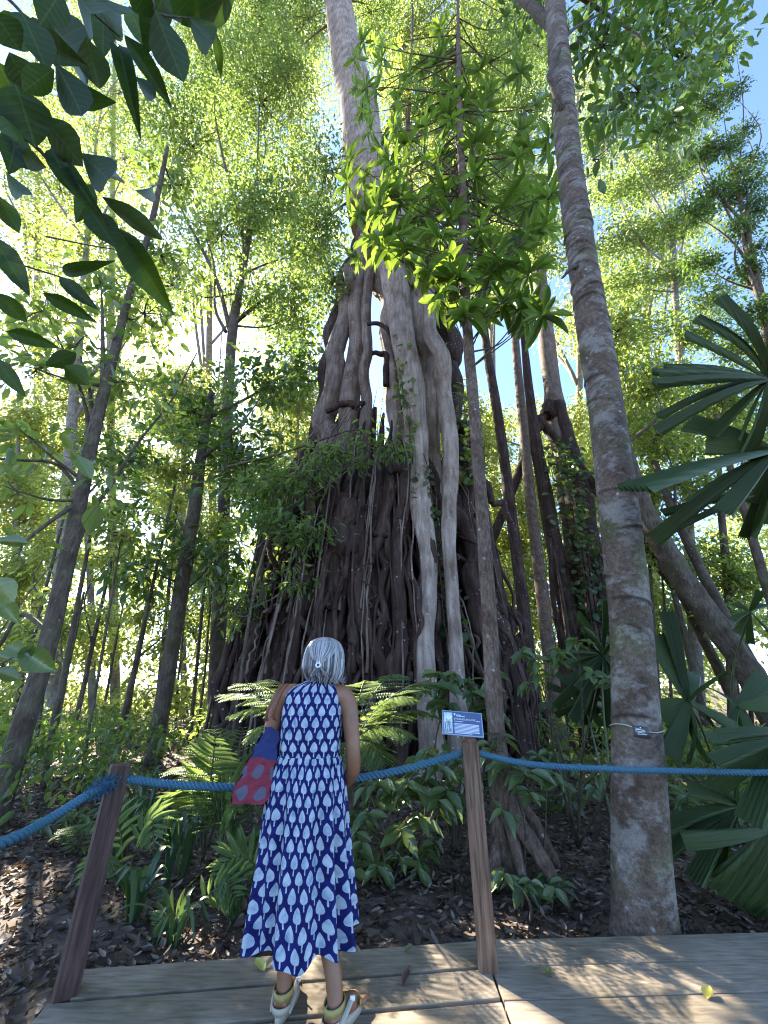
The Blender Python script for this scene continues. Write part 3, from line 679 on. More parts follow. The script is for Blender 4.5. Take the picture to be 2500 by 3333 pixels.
P = np.stack([tp[0] + wr * np.cos(an), tp[1] + wr * np.sin(an), tp[2] + .012 - .022 * np.cos(an - R(0)) - .012 * np.sin(3 * an)], 1)
tube(mb, P, .0035, 6, cap=False); obj('wire', mb.mesh('wire'), wirem, tg)

# ================================================================== slender trees
# shared single-leaf meshes with a midrib fold, for plants whose leaves can be told apart
def leaf_mesh(name, outline, fold=.12, curl=.15, n=9, wave=.0):
    u = np.linspace(0, 1, n); wv = np.interp(u, [p[0] for p in outline], [p[1] for p in outline])
    V, UV = [], []
    for i in range(n):
        zc = -curl * u[i] ** 2
        for s in (-1, -.5, 0, .5, 1):
            z = zc + fold * wv[i] * abs(s) ** 1.2 + wave * math.sin(u[i] * 17 + s * 2) * abs(s)
            V.append((u[i], s * wv[i], z)); UV.append((u[i], s * wv[i]))
    q = [(i * 5 + j, (i + 1) * 5 + j, (i + 1) * 5 + j + 1, i * 5 + j + 1) for i in range(n - 1) for j in range(4)]
    return mesh_np(name, V, [np.array(q)], None, UV)
OV = [(0, .015), (.06, .10), (.2, .34), (.4, .48), (.6, .46), (.8, .28), (.93, .1), (1, .0)]
LN = [(0, .03), (.1, .22), (.35, .45), (.65, .5), (.85, .34), (.96, .12), (1, .0)]
LEAFV = {k: [leaf_mesh('leaf', OV if k != 'whorl' else LN, f, c, wave=wv) for f, c, wv in ((.25, .12, .01), (.4, .3, .015), (.15, .05, .02), (.3, .45, .01))] for k in ('shrub', 'whorl', 'shade')}
for k, ms in LEAFV.items():
    for me in ms: me.materials.append(LM[k])
def leaf_M(P, D, Nn, L, Wd):
    D = unit(D); Nn = unit(np.asarray(Nn, float) - D * np.dot(Nn, D)); S = np.cross(Nn, D)
    return Matrix(((D[0] * L, S[0] * Wd, Nn[0] * L, P[0]), (D[1] * L, S[1] * Wd, Nn[1] * L, P[1]), (D[2] * L, S[2] * Wd, Nn[2] * L, P[2]), (0, 0, 0, 1)))
def leaf_obj(parent, kind, P, D, Nn, L, Wd, name='leaf'):
    return obj(name, random.choice(LEAFV[kind]), None, parent, leaf_M(P, D, Nn, L, Wd))

# whorl-leaved tree in front of the fig
tr = [(1640, 2850, 84), (1622, 2500, 62), (1600, 2150, 52), (1575, 1750, 44), (1552, 1450, 38), (1528, 1150, 34), (1512, 900, 30), (1506, 650, 26), (1498, 400, 20), (1492, 150, 13), (1490, -40, 8)]
path = grow(tr, 3.95, n=120)
wt = thing('whorled_tree', 'slender lichen spotted tree with whorls of long glossy leaves', 'tree', (path[0, 0], path[0, 1], GZ))
mb = MB(); tube(mb, path[:, :3], path[:, 3], 18, rough=.06); obj('trunk', mb.mesh('trunk'), BM['slim'], wt)
for pts in ([(1655, 2590, 40, 3.95), (1700, 2700, 50, 3.8), (1760, 2790, 50, 3.7), (1800, 2850, 36, 3.65), (1850, 2920, 20, 3.6)], [(1650, 2640, 30, 3.95), (1680, 2760, 34, 3.75), (1720, 2860, 24, 3.6)],
            [(1630, 2700, 40, 3.95), (1600, 2850, 36, 3.8), (1570, 2930, 20, 3.7)], [(1670, 2560, 30, 4.1), (1740, 2660, 40, 4.2), (1800, 2740, 36, 4.3)]):
    p = grow(pts, to_ground=False, n=24); p[:, 2] = np.minimum(p[:, 2], np.linspace(.6, .0, 24) + ground_z(p[:, 0], p[:, 1]))
    mb = MB(); tube(mb, p[:, :3], p[:, 3], 10, rough=.12); obj('buttress_root', mb.mesh('buttress_root'), BM['slim'], wt)
hub, br = [], MB()
for (px, py, Y) in ([(1130, 520, 3.5), (1120, 590, 3.4), (1220, 680, 3.4), (1300, 300, 3.8), (1330, 240, 3.9), (1280, 420, 3.6), (1430, 90, 4.2), (1420, 200, 4.1), (1560, 230, 4.2), (1650, 90, 4.4), (1680, 200, 4.4), (1350, 640, 3.6),
                     (1420, 500, 3.5), (1540, 560, 3.5), (1620, 460, 4.2), (1700, 420, 4.3), (1640, 660, 4.0), (1700, 800, 4.1), (1560, 740, 3.6), (1430, 760, 3.5), (1320, 800, 3.5), (1250, 800, 3.4), (1480, 900, 3.6), (1600, 880, 3.8),
                     (1720, 900, 4.1), (1640, 980, 3.9), (1440, 950, 3.6), (1380, 400, 3.7), (1290, 540, 3.5), (1200, 770, 3.4), (1240, 620, 3.5), (1390, 870, 3.5), (1740, 660, 4.2), (1590, 340, 4.1), (1490, 330, 4.0), (1700, 1000, 3.9), (1520, 1010, 3.6)]
                    + [(rng.uniform(1150, 1800), rng.uniform(130, 1040), rng.uniform(3.5, 5.6)) for _ in range(150)]):
    if py > 900 and px < 1400: continue
    hub.append(at(px, py, Y))
for h in hub:
    lo = h[2] - rng.uniform(.3, 1.1); c = path[path[:, 2] < lo][-1]
    d = np.linalg.norm(h - c[:3]); m_ = c[:3] * .5 + h * .5 + [0, 0, -.05 * d] + rng.normal(size=3) * .05 * d
    tube(br, spline([c[:3], m_, h], 12), np.linspace(min(c[3] * .4, .006 + .006 * d), .004, 12), 5)
obj('limbs', br.mesh('limbs'), BM['twig'], wt)['kind'] = 'stuff'
leaves = []
for h in hub:
    ax = unit(h - path[np.argmin(np.abs(path[:, 2] - h[2] + .4)), :3] + [0, 0, .9] + rng.normal(size=3) * .3); k = rng.integers(9, 15)
    s1 = unit(np.cross(ax, [.3, .8, .1])); s2 = np.cross(ax, s1)
    for j in range(k):
        a = j * 2.4 + rng.random() * .4; el = rng.uniform(-.35, .85)
        D = s1 * math.cos(a) + s2 * math.sin(a) + ax * el + np.array([0, 0, -.25]); Lg = rng.uniform(.26, .44)
        leaves.append((h - ax * rng.uniform(0, .12), D, ax + rng.normal(size=3) * .15, Lg, Lg * rng.uniform(.24, .32)))
leaves.sort(key=lambda l: np.linalg.norm(l[0] - CAM))
for l in leaves[:300]: leaf_obj(wt, 'whorl', *l)
lv = MB(); rest = leaves[300:]
leaf_cloud(lv, np.array([l[0] for l in rest]), np.array([l[1] for l in rest]), np.array([l[2] for l in rest]), np.array([l[3] for l in rest]), np.array([l[4] for l in rest]), T6)
o = obj('foliage', lv.mesh('foliage', False), LM['whorlj'], wt); o['kind'] = 'stuff'

# straight grey trunks between the two figs
tree('slender_tree', 'bare reddish trunk rising between the two figs, closest to the whorled tree', [(1725, 2150, 44), (1700, 1950, 40), (1655, 1600, 34), (1620, 1350, 30), (1580, 1100, 26), (1560, 850, 22), (1545, 600, 18)], 10.3, [(1560, 480, 10.3, 120, 110), (1650, 620, 10.5, 100, 100)], 'mid', 'fig', .2, cov=1.0)
tree('slender_tree', 'straight grey trunk beside the split columns of the smaller fig', [(1790, 2150, 46), (1760, 1900, 40), (1725, 1600, 34), (1695, 1300, 28), (1672, 1050, 24), (1650, 800, 20)], 10.8, [(1660, 700, 10.8, 120, 110), (1760, 820, 11, 80, 80)], 'mid', 'slim', .2, cov=1.0)

# leaning trunks on the right
tree('leaning_tree', 'thick leaning trunk with a scar of reddish bare wood', [(2500, 2300, 76), (2400, 2130, 74), (2290, 1980, 68), (2190, 1830, 70), (2110, 1690, 62), (2060, 1560, 54), (2010, 1380, 46), (1975, 1200, 40)], 8.4,
     [(2010, 1080, 8.4, 100, 120), (2120, 1250, 8.6, 110, 90)], 'yellow', 'brown', .17, cov=1.3, rough=.16, n=70, sides=16)
tree('leaning_tree', 'thin dark leaning trunk running alongside the thick one', [(2450, 2160, 34), (2330, 1950, 32), (2250, 1790, 28), (2190, 1660, 24), (2130, 1500, 20)], 9.5, [(2150, 1420, 9.5, 140, 90)], 'yellow', 'brown', .17, cov=1.2)
tree('slender_tree', 'thin trunk leaning under the fan palm at the edge of the wood', [(2520, 1990, 28), (2460, 1790, 26), (2420, 1650, 22), (2370, 1500, 18), (2330, 1350, 14)], 7.5, [(2350, 1300, 7.5, 120, 90), (2440, 1450, 7.5, 90, 80)], 'yellow', 'brown', .17, cov=1.0)
for xb, yb, xt, yt, wd in ((2250, 2160, 2195, 1930, 22), (2330, 2160, 2225, 1950, 32), (2140, 2200, 2120, 1900, 12), (2180, 2200, 2165, 2000, 10), (2400, 2240, 2380, 2060, 10), (2440, 2250, 2430, 2080, 12)):
    tree('thin_tree', 'thin bare trunk among the leaning trees', [(xb, yb, wd), ((xb + xt) / 2, (yb + yt) / 2, wd * .9), (xt, yt, wd * .7), (2 * xt - xb, 2 * yt - yb, wd * .4)], 10.5 + rng.random() * 2, [(2 * xt - xb, 2 * yt - yb, 11, 70, 60)], 'yellow', 'brown', .17, cov=1.0, group='thin trunks by the leaning trees', sides=8)

# ================================================================== trees on the left
tree('leaning_sapling', 'long leaning grey sapling reaching up past the sun', [(-10, 2640, 72), (70, 2380, 62), (160, 2080, 54), (235, 1750, 46), (290, 1480, 40), (335, 1290, 34), (365, 1180, 28), (420, 960, 22), (490, 740, 18), (545, 480, 12)], 5.0,
     [(120, 1200, 4.8, 130, 80), (250, 1120, 5, 110, 70), (90, 1420, 4.6, 110, 80), (400, 1240, 5.2, 120, 70), (470, 1020, 5.3, 120, 90), (60, 1600, 4.4, 80, 70), (150, 1010, 4.8, 120, 80), (520, 830, 5.4, 110, 90), (60, 1800, 4.5, 60, 60, .7),
      (330, 1560, 5, 90, 70, .7), (560, 600, 5.6, 100, 90), (330, 930, 5.1, 100, 80)], 'mid', 'brown', .24, cov=.85, T=T6, per=10,
     extra=[(spline([at(262, 1595, 5), at(180, 1510, 4.8), at(60, 1498, 4.6), at(-40, 1490, 4.5)], 14), np.linspace(.03, .014, 14), 6), (spline([at(160, 2060, 5), at(70, 2000, 5.2), at(0, 2100, 5.3), at(-60, 2200, 5.4)], 14), np.linspace(.03, .02, 14), 6),
            (spline([at(200, 1950, 5), at(280, 1700, 5.4), at(360, 1580, 5.8), at(450, 1440, 6), at(560, 1300, 6.2), at(640, 1150, 6.4)], 20), np.linspace(.04, .014, 20), 6)])
tree('forest_tree', 'dark mid-sized tree with large drooping leaves left of the fig', [(500, 2480, 56), (545, 2200, 50), (585, 1950, 46), (612, 1780, 44), (640, 1600, 38), (660, 1450, 30), (690, 1280, 20)], 8.6,
     [(620, 1340, 8.6, 180, 100), (760, 1480, 8.4, 180, 110), (560, 1700, 8.4, 150, 100), (880, 1250, 8.8, 140, 90), (700, 1820, 8.2, 130, 80), (430, 1500, 8.6, 140, 90), (830, 1640, 8.3, 150, 110), (480, 1850, 8.2, 120, 80), (990, 1180, 8.9, 90, 80), (400, 1700, 8.4, 90, 90)], 'deep', 'brown', .27, cov=1.25, T=T6, per=9)
tree('forest_tree', 'dark forked tree with wiry black branches against the bright sky', [(735, 1500, 36), (748, 1200, 32), (760, 1050, 30), (785, 900, 24), (812, 760, 18), (835, 600, 12)], 10.5,
     [(620, 480, 10.5, 200, 170), (850, 330, 10.5, 180, 190), (900, 680, 10.5, 180, 150), (720, 760, 10.5, 190, 120), (960, 1020, 10.2, 130, 100), (1010, 830, 10.3, 130, 120), (900, 130, 10.8, 170, 120), (560, 930, 10.5, 160, 90), (700, 250, 10.8, 150, 130), (830, 950, 10.2, 110, 90, .7)], 'mid', 'brown', .21, cov=1.05,
     extra=[(spline([at(750, 1080, 10.5), at(700, 900, 10.5), at(600, 700, 10.6), at(560, 600, 10.6)], 16), np.linspace(.1, .03, 16), 6), (spline([at(755, 1060, 10.5), at(850, 980, 10.4), at(930, 930, 10.3)], 14), np.linspace(.09, .03, 14), 6), (spline([at(735, 1080, 10.4), at(700, 1000, 10.4), at(695, 850, 10.5), at(640, 700, 10.5)], 16), np.linspace(.07, .02, 16), 6)])
tree('forest_tree', 'tall pale leaved tree filling the bright canopy at the far left', [(180, 2100, 40), (210, 1700, 36), (240, 1300, 28), (270, 950, 20), (300, 600, 12)], 13,
     [(200, 620, 13, 200, 130), (420, 520, 13, 180, 140), (120, 850, 13, 160, 120), (330, 800, 13, 170, 110), (220, 1050, 13, 180, 110), (450, 1060, 13, 140, 100), (60, 1100, 12.5, 120, 120), (400, 300, 13.5, 170, 110), (620, 120, 13.5, 170, 120), (250, 330, 13, 160, 120), (80, 400, 13, 140, 120), (480, 1250, 12.5, 150, 80)], 'yellow', 'grey', .24, cov=.55)
tree('understory_tree', 'small leafy tree pressed against the left flank of the fig', [(770, 2300, 9), (805, 2050, 9), (845, 1850, 8), (900, 1680, 7), (965, 1550, 5)], 6.5,
     [(960, 1560, 6.4, 120, 60), (1090, 1480, 6.3, 130, 45), (1230, 1455, 6.2, 80, 40), (900, 1700, 6.6, 110, 80), (990, 1740, 6.3, 80, 80), (840, 1600, 6.8, 100, 80), (860, 1850, 6.8, 80, 90), (960, 1890, 6.5, 60, 60, .7), (800, 1750, 6.9, 90, 80), (760, 1980, 7, 80, 80, .7)], 'mid', 'brown', .16, cov=1.2, T=T6, per=12, asp=.38,
     extra=[(spline([at(740, 1520, 6.8), at(900, 1480, 6.5), at(1050, 1430, 6.3), at(1150, 1400, 6.2), at(1250, 1420, 6.2)], 20), np.linspace(.03, .01, 20), 6)])
for xb, yb, xt, yt, wd, Y in ((38, 2364, 134, 1977, 14, 9), (139, 2565, 223, 2120, 20, 6.6), (165, 2440, 222, 2170, 14, 7), (235, 2389, 302, 2095, 16, 9), (256, 2590, 328, 2154, 11, 6.4), (378, 2440, 479, 1986, 15, 8.5), (392, 2432, 440, 2200, 11, 9), (513, 2288, 546, 1952, 15, 11),
                              (626, 2322, 655, 2020, 13, 11), (651, 2322, 680, 2020, 8, 10), (712, 2240, 727, 2100, 15, 13), (815, 2000, 850, 1760, 36, 12), (420, 2320, 455, 2100, 10, 13), (20, 2450, 60, 2250, 10, 11), (330, 2340, 372, 2120, 9, 14), (575, 2300, 590, 2130, 9, 14), (90, 2600, 130, 2330, 12, 8)):
    dx, dy = xt - xb, yt - yb
    tree('slender_tree', 'slender upright trunk in the sunlit thicket left of the fig', [(xb, yb, wd), (xb + dx * .5 + rng.normal() * 4, yb + dy * .5, wd * .92), (xt, yt, wd * .8), (xt + dx * .9, yt + dy * .9, wd * .5)], Y,
         [(xt + dx * .9, yt + dy * .95, Y, 90, 70), (xt + dx * .4 + rng.normal() * 50, yt + dy * .4, Y + .5, 70, 50, .6)], 'yellow', 'brown', .16, cov=1.0, group='slender trunks in the thicket on the left', sides=8)

# ================================================================== tall canopy trees behind
tree('canopy_tree', 'tall yellow green tree whose crown glows behind the fig top', [(1330, 1800, 40), (1340, 1200, 34), (1335, 700, 26), (1325, 350, 18), (1310, 100, 10)], 15.5,
     [(1290, 120, 15.5, 130, 110), (1330, 330, 15.5, 120, 130), (1450, 120, 15.5, 150, 120), (1580, 250, 15.5, 140, 120), (1240, -60, 15, 150, 100), (1690, 130, 15.5, 120, 110), (1480, 330, 15.5, 110, 110), (1600, 60, 15.5, 140, 100), (1450, 560, 15, 130, 120, .7), (1640, 520, 15, 120, 120, .7)], 'yellow', 'brown', .3, cov=1.15)
tree('canopy_tree', 'layered leafy tree spreading flat sprays to the right of the ringed trunk', [(2260, 2050, 34), (2240, 1700, 30), (2225, 1300, 26), (2200, 1000, 20), (2190, 750, 13)], 12.5,
     [(2010, 620, 12.5, 110, 60), (2140, 560, 12.8, 130, 60), (2060, 780, 12.5, 130, 60), (2200, 740, 12.5, 120, 50), (2040, 930, 12.3, 120, 60), (2180, 900, 12.5, 130, 55), (2090, 1080, 12, 140, 60), (2000, 1200, 12, 90, 80), (2150, 1230, 12, 140, 60), (2280, 1080, 12.3, 120, 60), (2330, 1300, 12, 150, 80),
      (2110, 1360, 11.5, 150, 70), (2300, 980, 12.5, 110, 50), (1960, 420, 13, 90, 80), (2180, 420, 13, 110, 70), (2220, 1450, 11.5, 150, 60), (2400, 1150, 12, 90, 80), (2440, 1400, 11.5, 100, 80)], 'mid', 'grey', .2, cov=1.25)
tree('canopy_tree', 'dark clumped tree with loose sprigs against the blue sky', [(2540, 1900, 34), (2520, 1400, 30), (2490, 1050, 24), (2440, 800, 18), (2400, 600, 10)], 9.5,
     [(2330, 640, 9.5, 80, 45), (2250, 690, 9.5, 70, 40), (2290, 860, 9.5, 70, 40), (2420, 620, 9.5, 70, 45), (2460, 680, 9.5, 50, 40), (2350, 480, 9.5, 70, 40), (2420, 420, 9.7, 40, 25, .7), (2300, 350, 9.7, 70, 50), (2380, 300, 9.7, 50, 35, .7), (2330, 200, 9.8, 60, 45), (2390, 130, 9.8, 30, 30, .5), (2430, 880, 9.5, 70, 40), (2470, 800, 9.3, 50, 30, .7), (2480, 1000, 9, 70, 50), (2450, 520, 9.5, 50, 28, .8), (2400, 560, 9.5, 60, 30), (2280, 500, 9.6, 60, 40), (2240, 300, 9.7, 60, 40), (2410, 740, 9.4, 60, 35)], 'deep', 'brown', .16, cov=1.5, cl=.8)
tree('canopy_tree', 'sunlit tree behind the leaning trunks by the fan palms', [(2380, 2200, 26), (2370, 1900, 24), (2350, 1700, 20), (2340, 1500, 13)], 11,
     [(2110, 1600, 11, 70, 70), (2220, 1580, 11, 110, 70), (2340, 1600, 11, 110, 70), (2450, 1620, 11, 80, 80), (2150, 1780, 10.5, 60, 80, .6), (2330, 1800, 11, 110, 70, .7), (2440, 1880, 11, 90, 80, .8), (2240, 1880, 11, 80, 60, .8), (2400, 2020, 10.5, 110, 70, .8)], 'yellow', 'brown', .17, cov=1.0)
for px, Y, tops in ((120, 19, (150, 420, 700)), (375, 20, (60, 330, 620, 900)), (700, 20, (80, 360, 640, 900)), (950, 20, (60, 330, 600, 880, 1120)), (1320, 19, (480, 700, 900)), (1600, 20, (350, 620, 850)), (1880, 20, (300, 560, 800, 1050)), (2120, 19, (520, 780, 1000))):
    tree('background_tree', 'towering pale crowned tree deep behind the canopy', [(px, 2250, 30), (px + rng.normal() * 10, 1700, 26), (px + rng.normal() * 15, 1100, 20), (px, tops[0], 8)], Y,
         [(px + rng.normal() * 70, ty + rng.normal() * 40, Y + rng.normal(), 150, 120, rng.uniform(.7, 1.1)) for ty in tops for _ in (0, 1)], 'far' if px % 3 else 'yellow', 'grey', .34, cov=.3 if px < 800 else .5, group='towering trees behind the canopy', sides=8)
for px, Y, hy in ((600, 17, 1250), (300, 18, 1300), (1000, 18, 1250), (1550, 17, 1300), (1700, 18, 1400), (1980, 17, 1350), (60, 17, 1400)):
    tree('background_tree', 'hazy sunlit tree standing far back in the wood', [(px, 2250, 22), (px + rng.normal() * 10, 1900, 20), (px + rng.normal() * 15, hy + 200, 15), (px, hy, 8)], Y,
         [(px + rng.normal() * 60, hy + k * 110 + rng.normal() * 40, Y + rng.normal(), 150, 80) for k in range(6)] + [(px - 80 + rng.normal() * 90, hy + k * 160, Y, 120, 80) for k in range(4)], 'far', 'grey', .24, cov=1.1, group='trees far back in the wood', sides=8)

# the wood beyond, where nothing can be told apart
lv = MB()
bl = []
for i in range(150):
    px = rng.uniform(-250, 2750); py = rng.uniform(1850, 2420); Y = rng.uniform(13, 24)
    if 780 < px < 1650 and py < 2200 and rng.random() < .7: continue
    bl.append((px, py, Y, rng.uniform(90, 170), rng.uniform(60, 110), rng.uniform(.4, 1.2)))
for i in range(70):
    px = rng.uniform(-250, 2750); py = rng.uniform(1350, 1900); Y = rng.uniform(18, 26)
    bl.append((px, py, Y, rng.uniform(90, 170), rng.uniform(60, 110), rng.uniform(.3, .9)))
blob_leaves(lv, bl, .3, .5, 1.5, T2, None, per=14)
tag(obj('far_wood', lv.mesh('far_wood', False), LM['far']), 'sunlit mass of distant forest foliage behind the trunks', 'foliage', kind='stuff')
# low undergrowth at the foot of the wood
lv = MB(); bl = []
for i in range(120):
    Y = rng.uniform(4.6, 13); X = rng.uniform(-Y * 1.15, Y * 1.15)
    if abs(X) < 2.9 and Y < 9.5: continue
    if -2.0 < X < 3 and Y < 5.5: continue
    q = np.array([X, Y, rng.uniform(.1, .75)]) - CAM
    t = q @ FW; px, py = 1250 + F * (q @ RT) / t, 1666.5 - F * (q @ UP) / t
    bl.append((px, py, Y, rng.uniform(.5, .9) * F / t, rng.uniform(.25, .45) * F / t, rng.uniform(.4, 1.0)))
blob_leaves(lv, bl, .15, .4, 1.0, T6, None, per=10)
tag(obj('undergrowth', lv.mesh('undergrowth', False), LM['mid']), 'low leafy undergrowth along the forest floor', 'undergrowth', kind='stuff')

# ================================================================== fence posts, ropes, sign
postL_m = wood_mat('post_dark_wood', (.075, .038, .028), (.035, .018, .014), (.12, .065, .048), 1.2, 'Z')
postR_m = wood_mat('post_brown_wood', (.2, .115, .072), (.1, .052, .032), (.3, .19, .125), 1.2, 'Z')
def post(name, label, c, size, h, rot, mat, cham):
    M = Matrix.Rotation(rot, 4, 'Z'); zs = [GZ - .2, .0, h * .5, h - cham, h]
    bm = bmesh.new(); rings = []
    for i, z in enumerate(zs):
        s = size / 2 - (cham * .8 if i == len(zs) - 1 else 0)
        rings.append([bm.verts.new((*((M @ Vector((a * s, b_ * s, 0)))[:2]), z)) for a, b_ in ((-1, -1), (1, -1), (1, 1), (-1, 1))])
    for r0, r1 in zip(rings, rings[1:]):
        for j in range(4): bm.faces.new((r0[j], r0[(j + 1) % 4], r1[(j + 1) % 4], r1[j]))
    bm.faces.new(rings[-1]); bm.faces.new(rings[0][::-1])
    bmesh.ops.bevel(bm, geom=[e for e in bm.edges if abs((e.verts[0].co - e.verts[1].co).z) > .02], offset=.004, segments=2, affect='EDGES')
    for v in bm.verts: v.co.x += random.gauss(0, .0006); v.co.y += random.gauss(0, .0006)
    bmesh.ops.recalc_face_normals(bm, faces=bm.faces[:])
    me = bpy.data.meshes.new(name); bm.to_mesh(me); bm.free()
    t = thing(name, label, 'post', (c[0], c[1], 0)); obj('shaft', me, mat, t, Matrix.Translation((c[0], c[1], 0))); return t
PR = np.array([.530, 2.752]); PL = np.array([-1.485, 2.565])
pr = post('fence_post', 'weathered brown timber post with a chamfered top under the sign', PR, .098, 1.02, R(-9), postR_m, .028)
pl_ = post('fence_post', 'dark stained timber post where the rope is frayed', PL, .094, .905, R(38), postL_m, .006)
holem = plain('hole_shade_black', (.01, .008, .006), .9)  # near-black discs on the post stand in for shade inside the rope holes
mb = MB(); 
for s in (-1, 1): tube(mb, [np.array([*PR, .935]) + np.array([math.cos(R(-9)), math.sin(R(-9)), 0]) * s * .046, np.array([*PR, .935]) + np.array([math.cos(R(-9)), math.sin(R(-9)), 0]) * s * .0515], .026, 14)
obj('rope_hole_disc', mb.mesh('rope_hole_disc'), holem, pr)

def rope_mat():
    m, nt, b = newmat('blue_rope'); L = nt.links
    tc = N(nt, 'ShaderNodeTexCoord'); n1 = N(nt, 'ShaderNodeTexNoise'); n1.inputs['Scale'].default_value = 220; n1.inputs['Detail'].default_value = 4
    n2 = N(nt, 'ShaderNodeTexNoise'); n2.inputs['Scale'].default_value = 5; L.new(tc.outputs['Object'], n2.inputs['Vector']); L.new(tc.outputs['Object'], n1.inputs['Vector'])
    c = ramp(nt, [(.3, (.012, .05, .09)), (.55, (.03, .105, .16)), (.75, (.1, .2, .26))], n1.outputs[0]).outputs[0]
    c = mixc(nt, ramp(nt, [(.4, (0, 0, 0)), (.65, (.6, .6, .6))], n2.outputs[0]).outputs[0], c, (.04, .13, .155))
    L.new(c, b.inputs['Base Color']); b.inputs['Roughness'].default_value = .75
    bp = N(nt, 'ShaderNodeBump'); bp.inputs['Distance'].default_value = .003; L.new(n1.outputs[0], bp.inputs['Height']); L.new(bp.outputs[0], b.inputs['Normal'])
    return m
ropem = rope_mat()
def rope(label, pts, d, pitch=.075, sec=True):
    p = spline(np.array(pts), 30); Ln = np.sum(np.linalg.norm(np.diff(p, axis=0), axis=1)); n = int(Ln / .011)
    p = spline(np.array(pts), n); T, A, B = frames(p); s = np.linspace(0, Ln, n)
    t = thing('rope', label, 'rope', p[n // 2], 'rope barrier')
    for k in range(3):
        a = s / pitch * 2 * math.pi + k * 2 * math.pi / 3
        c = p + (A * np.cos(a)[:, None] + B * np.sin(a)[:, None]) * d * .275
        mb = MB(); tube(mb, c, d * .245 * (1 + .03 * rng.normal(size=n)), 8); obj('strand', mb.mesh('strand'), ropem, t)
    return t, p
r_ = np.array([math.cos(R(-9)), math.sin(R(-9))]) * .04
rope('thick twisted blue rope slung between the dark post and the brown post', [(PL[0] + .03, PL[1] + .01, .835), (-1.1, 2.59, .80), (-.7, 2.635, .785), (-.3, 2.69, .80), (.1, 2.73, .85), (PR[0] - r_[0], PR[1] - r_[1], .935)], .043)
e = at(2560, 2514, 2.78); m1, m2, m3 = at(1730, 2488, 2.76), at(2000, 2504, 2.78), at(2250, 2511, 2.79)
rope('blue rope running from the brown post past the ringed trunk', [(PR[0] + r_[0], PR[1] + r_[1], .935), m1, m2, m3, e, e + [.6, .02, .03]], .038, .06)
q0 = atd(-10, 2750, 1.52); q1 = atd(150, 2672, 1.78)
rt_, rp = rope('faded blue rope coming off the dark post toward the path, frayed at the knot', [(PL[0] - .0, PL[1] - .04, .83), (PL[0] - .02, PL[1] - .2, .80), q1, q0, q0 + [-.1, -.5, .0], q0 + [-.15, -.95, .12]], .043, .09)
fz = MB()
for i in range(420):
    s = rng.integers(0, 26); c = rp[s]; d = unit(rng.normal(size=3) + [-.4, -.6, -.1]); l = rng.uniform(.02, .05) * (1.25 - s / 30)
    a = c + d * .012; tube(fz, spline([a, a + d * l * .6 + rng.normal(size=3) * .006, a + d * l + rng.normal(size=3) * .014], 4), .0016, 3, cap=False)
mb = fz; o = obj('frayed_fibres', mb.mesh('frayed_fibres'), ropem, rt_); o['kind'] = 'stuff'
# a second post off the left edge carries the rope's other end
post('fence_post', 'dark timber post at the near end of the faded rope', (q0[0] - .19, q0[1] - 1.02), .094, .95, R(20), postL_m, .006)

# ---- interpretive sign on the brown post
signm = plain('sign_blue', (.075, .1, .2), .42, noise=.12, scale=6); signb = plain('sign_edge', (.25, .33, .42), .45); metal = plain('bracket_metal', (.25, .27, .24), .4, spec=.6)
sc_c = at(1505, 2355, 2.70); sg = thing('information_sign', 'small blue information panel about the fig, fixed on top of the brown post', 'sign', sc_c - [0, 0, .07])
Ms = Matrix.Translation(Vector(sc_c)) @ Matrix.Rotation(R(-7), 4, 'Z') @ Matrix.Rotation(R(4), 4, 'Y') @ Matrix.Rotation(R(-38), 4, 'X')    # local x right, z up, -y toward viewer
SW, SH = .245, .158
mb = MB(); box(mb, (0, 0, 0), (SW, .006, SH), bev=.0025); panel = obj('panel', mb.mesh('panel', False), signb, sg, Ms)
mb = MB(); box(mb, (0, -.0035, 0), (SW - .012, .003, SH - .012), bev=.001); obj('face', mb.mesh('face', False), signm, panel, Ms)
# picture of roots at the left of the panel
pic = plain('picture_pale', (.62, .7, .66), .5, noise=.25, scale=60); picd = plain('picture_dark', (.06, .07, .16), .5)
mb = MB(); box(mb, (-.087, -.0055, .03), (.052, .0014, .066)); box(mb, (-.087, -.0055, -.037), (.052, .0014, .066)); obj('picture', mb.mesh('picture', False), pic, panel, Ms)
mb = MB()
for i in range(9):
    x0 = -.087 + rng.uniform(-.01, .012); x1 = -.087 + (i - 4) / 4 * .023
    a, b_ = np.array([x0, -.0068, rng.uniform(.0, .03)]), np.array([x1, -.0068, -.066]); wv = np.array([rng.uniform(.0012, .0022), 0, 0])
    mb.add([a - wv * .4, b_ - wv, b_ + wv, a + wv * .4], [[[0, 1, 2, 3]]])
obj('picture_roots', mb.mesh('picture_roots', False), picd, panel, Ms)
def text(body, size, x, z, mat, parent, M, name='lettering'):
    cu = bpy.data.curves.new('t', 'FONT'); cu.body = body; cu.size = size; cu.extrude = .0004
    to = bpy.data.objects.new('t', cu); COL.objects.link(to); bpy.context.view_layer.update()
    me = bpy.data.meshes.new_from_object(to.evaluated_get(bpy.context.evaluated_depsgraph_get())); bpy.data.objects.remove(to); bpy.data.curves.remove(cu)
    for v in me.vertices: v.co = Vector((v.co.x + x, -.0062 - v.co.z, v.co.y + z))
    me.name = name; me.materials.clear(); return obj(name, me, mat, parent, M)
yelm = plain('print_yellow', (.75, .8, .5), .6)
text('STRANGLING FIG', .0165, -.05, .018, yelm, panel, Ms)
mb = MB(); box(mb, (-.022, -.0058, .0075), (.054, .0014, .0028)); box(mb, (-.022, -.0058, .05), (.03, .0014, .0036)); box(mb, (-.01, -.0058, .043), (.054, .0014, .0036))
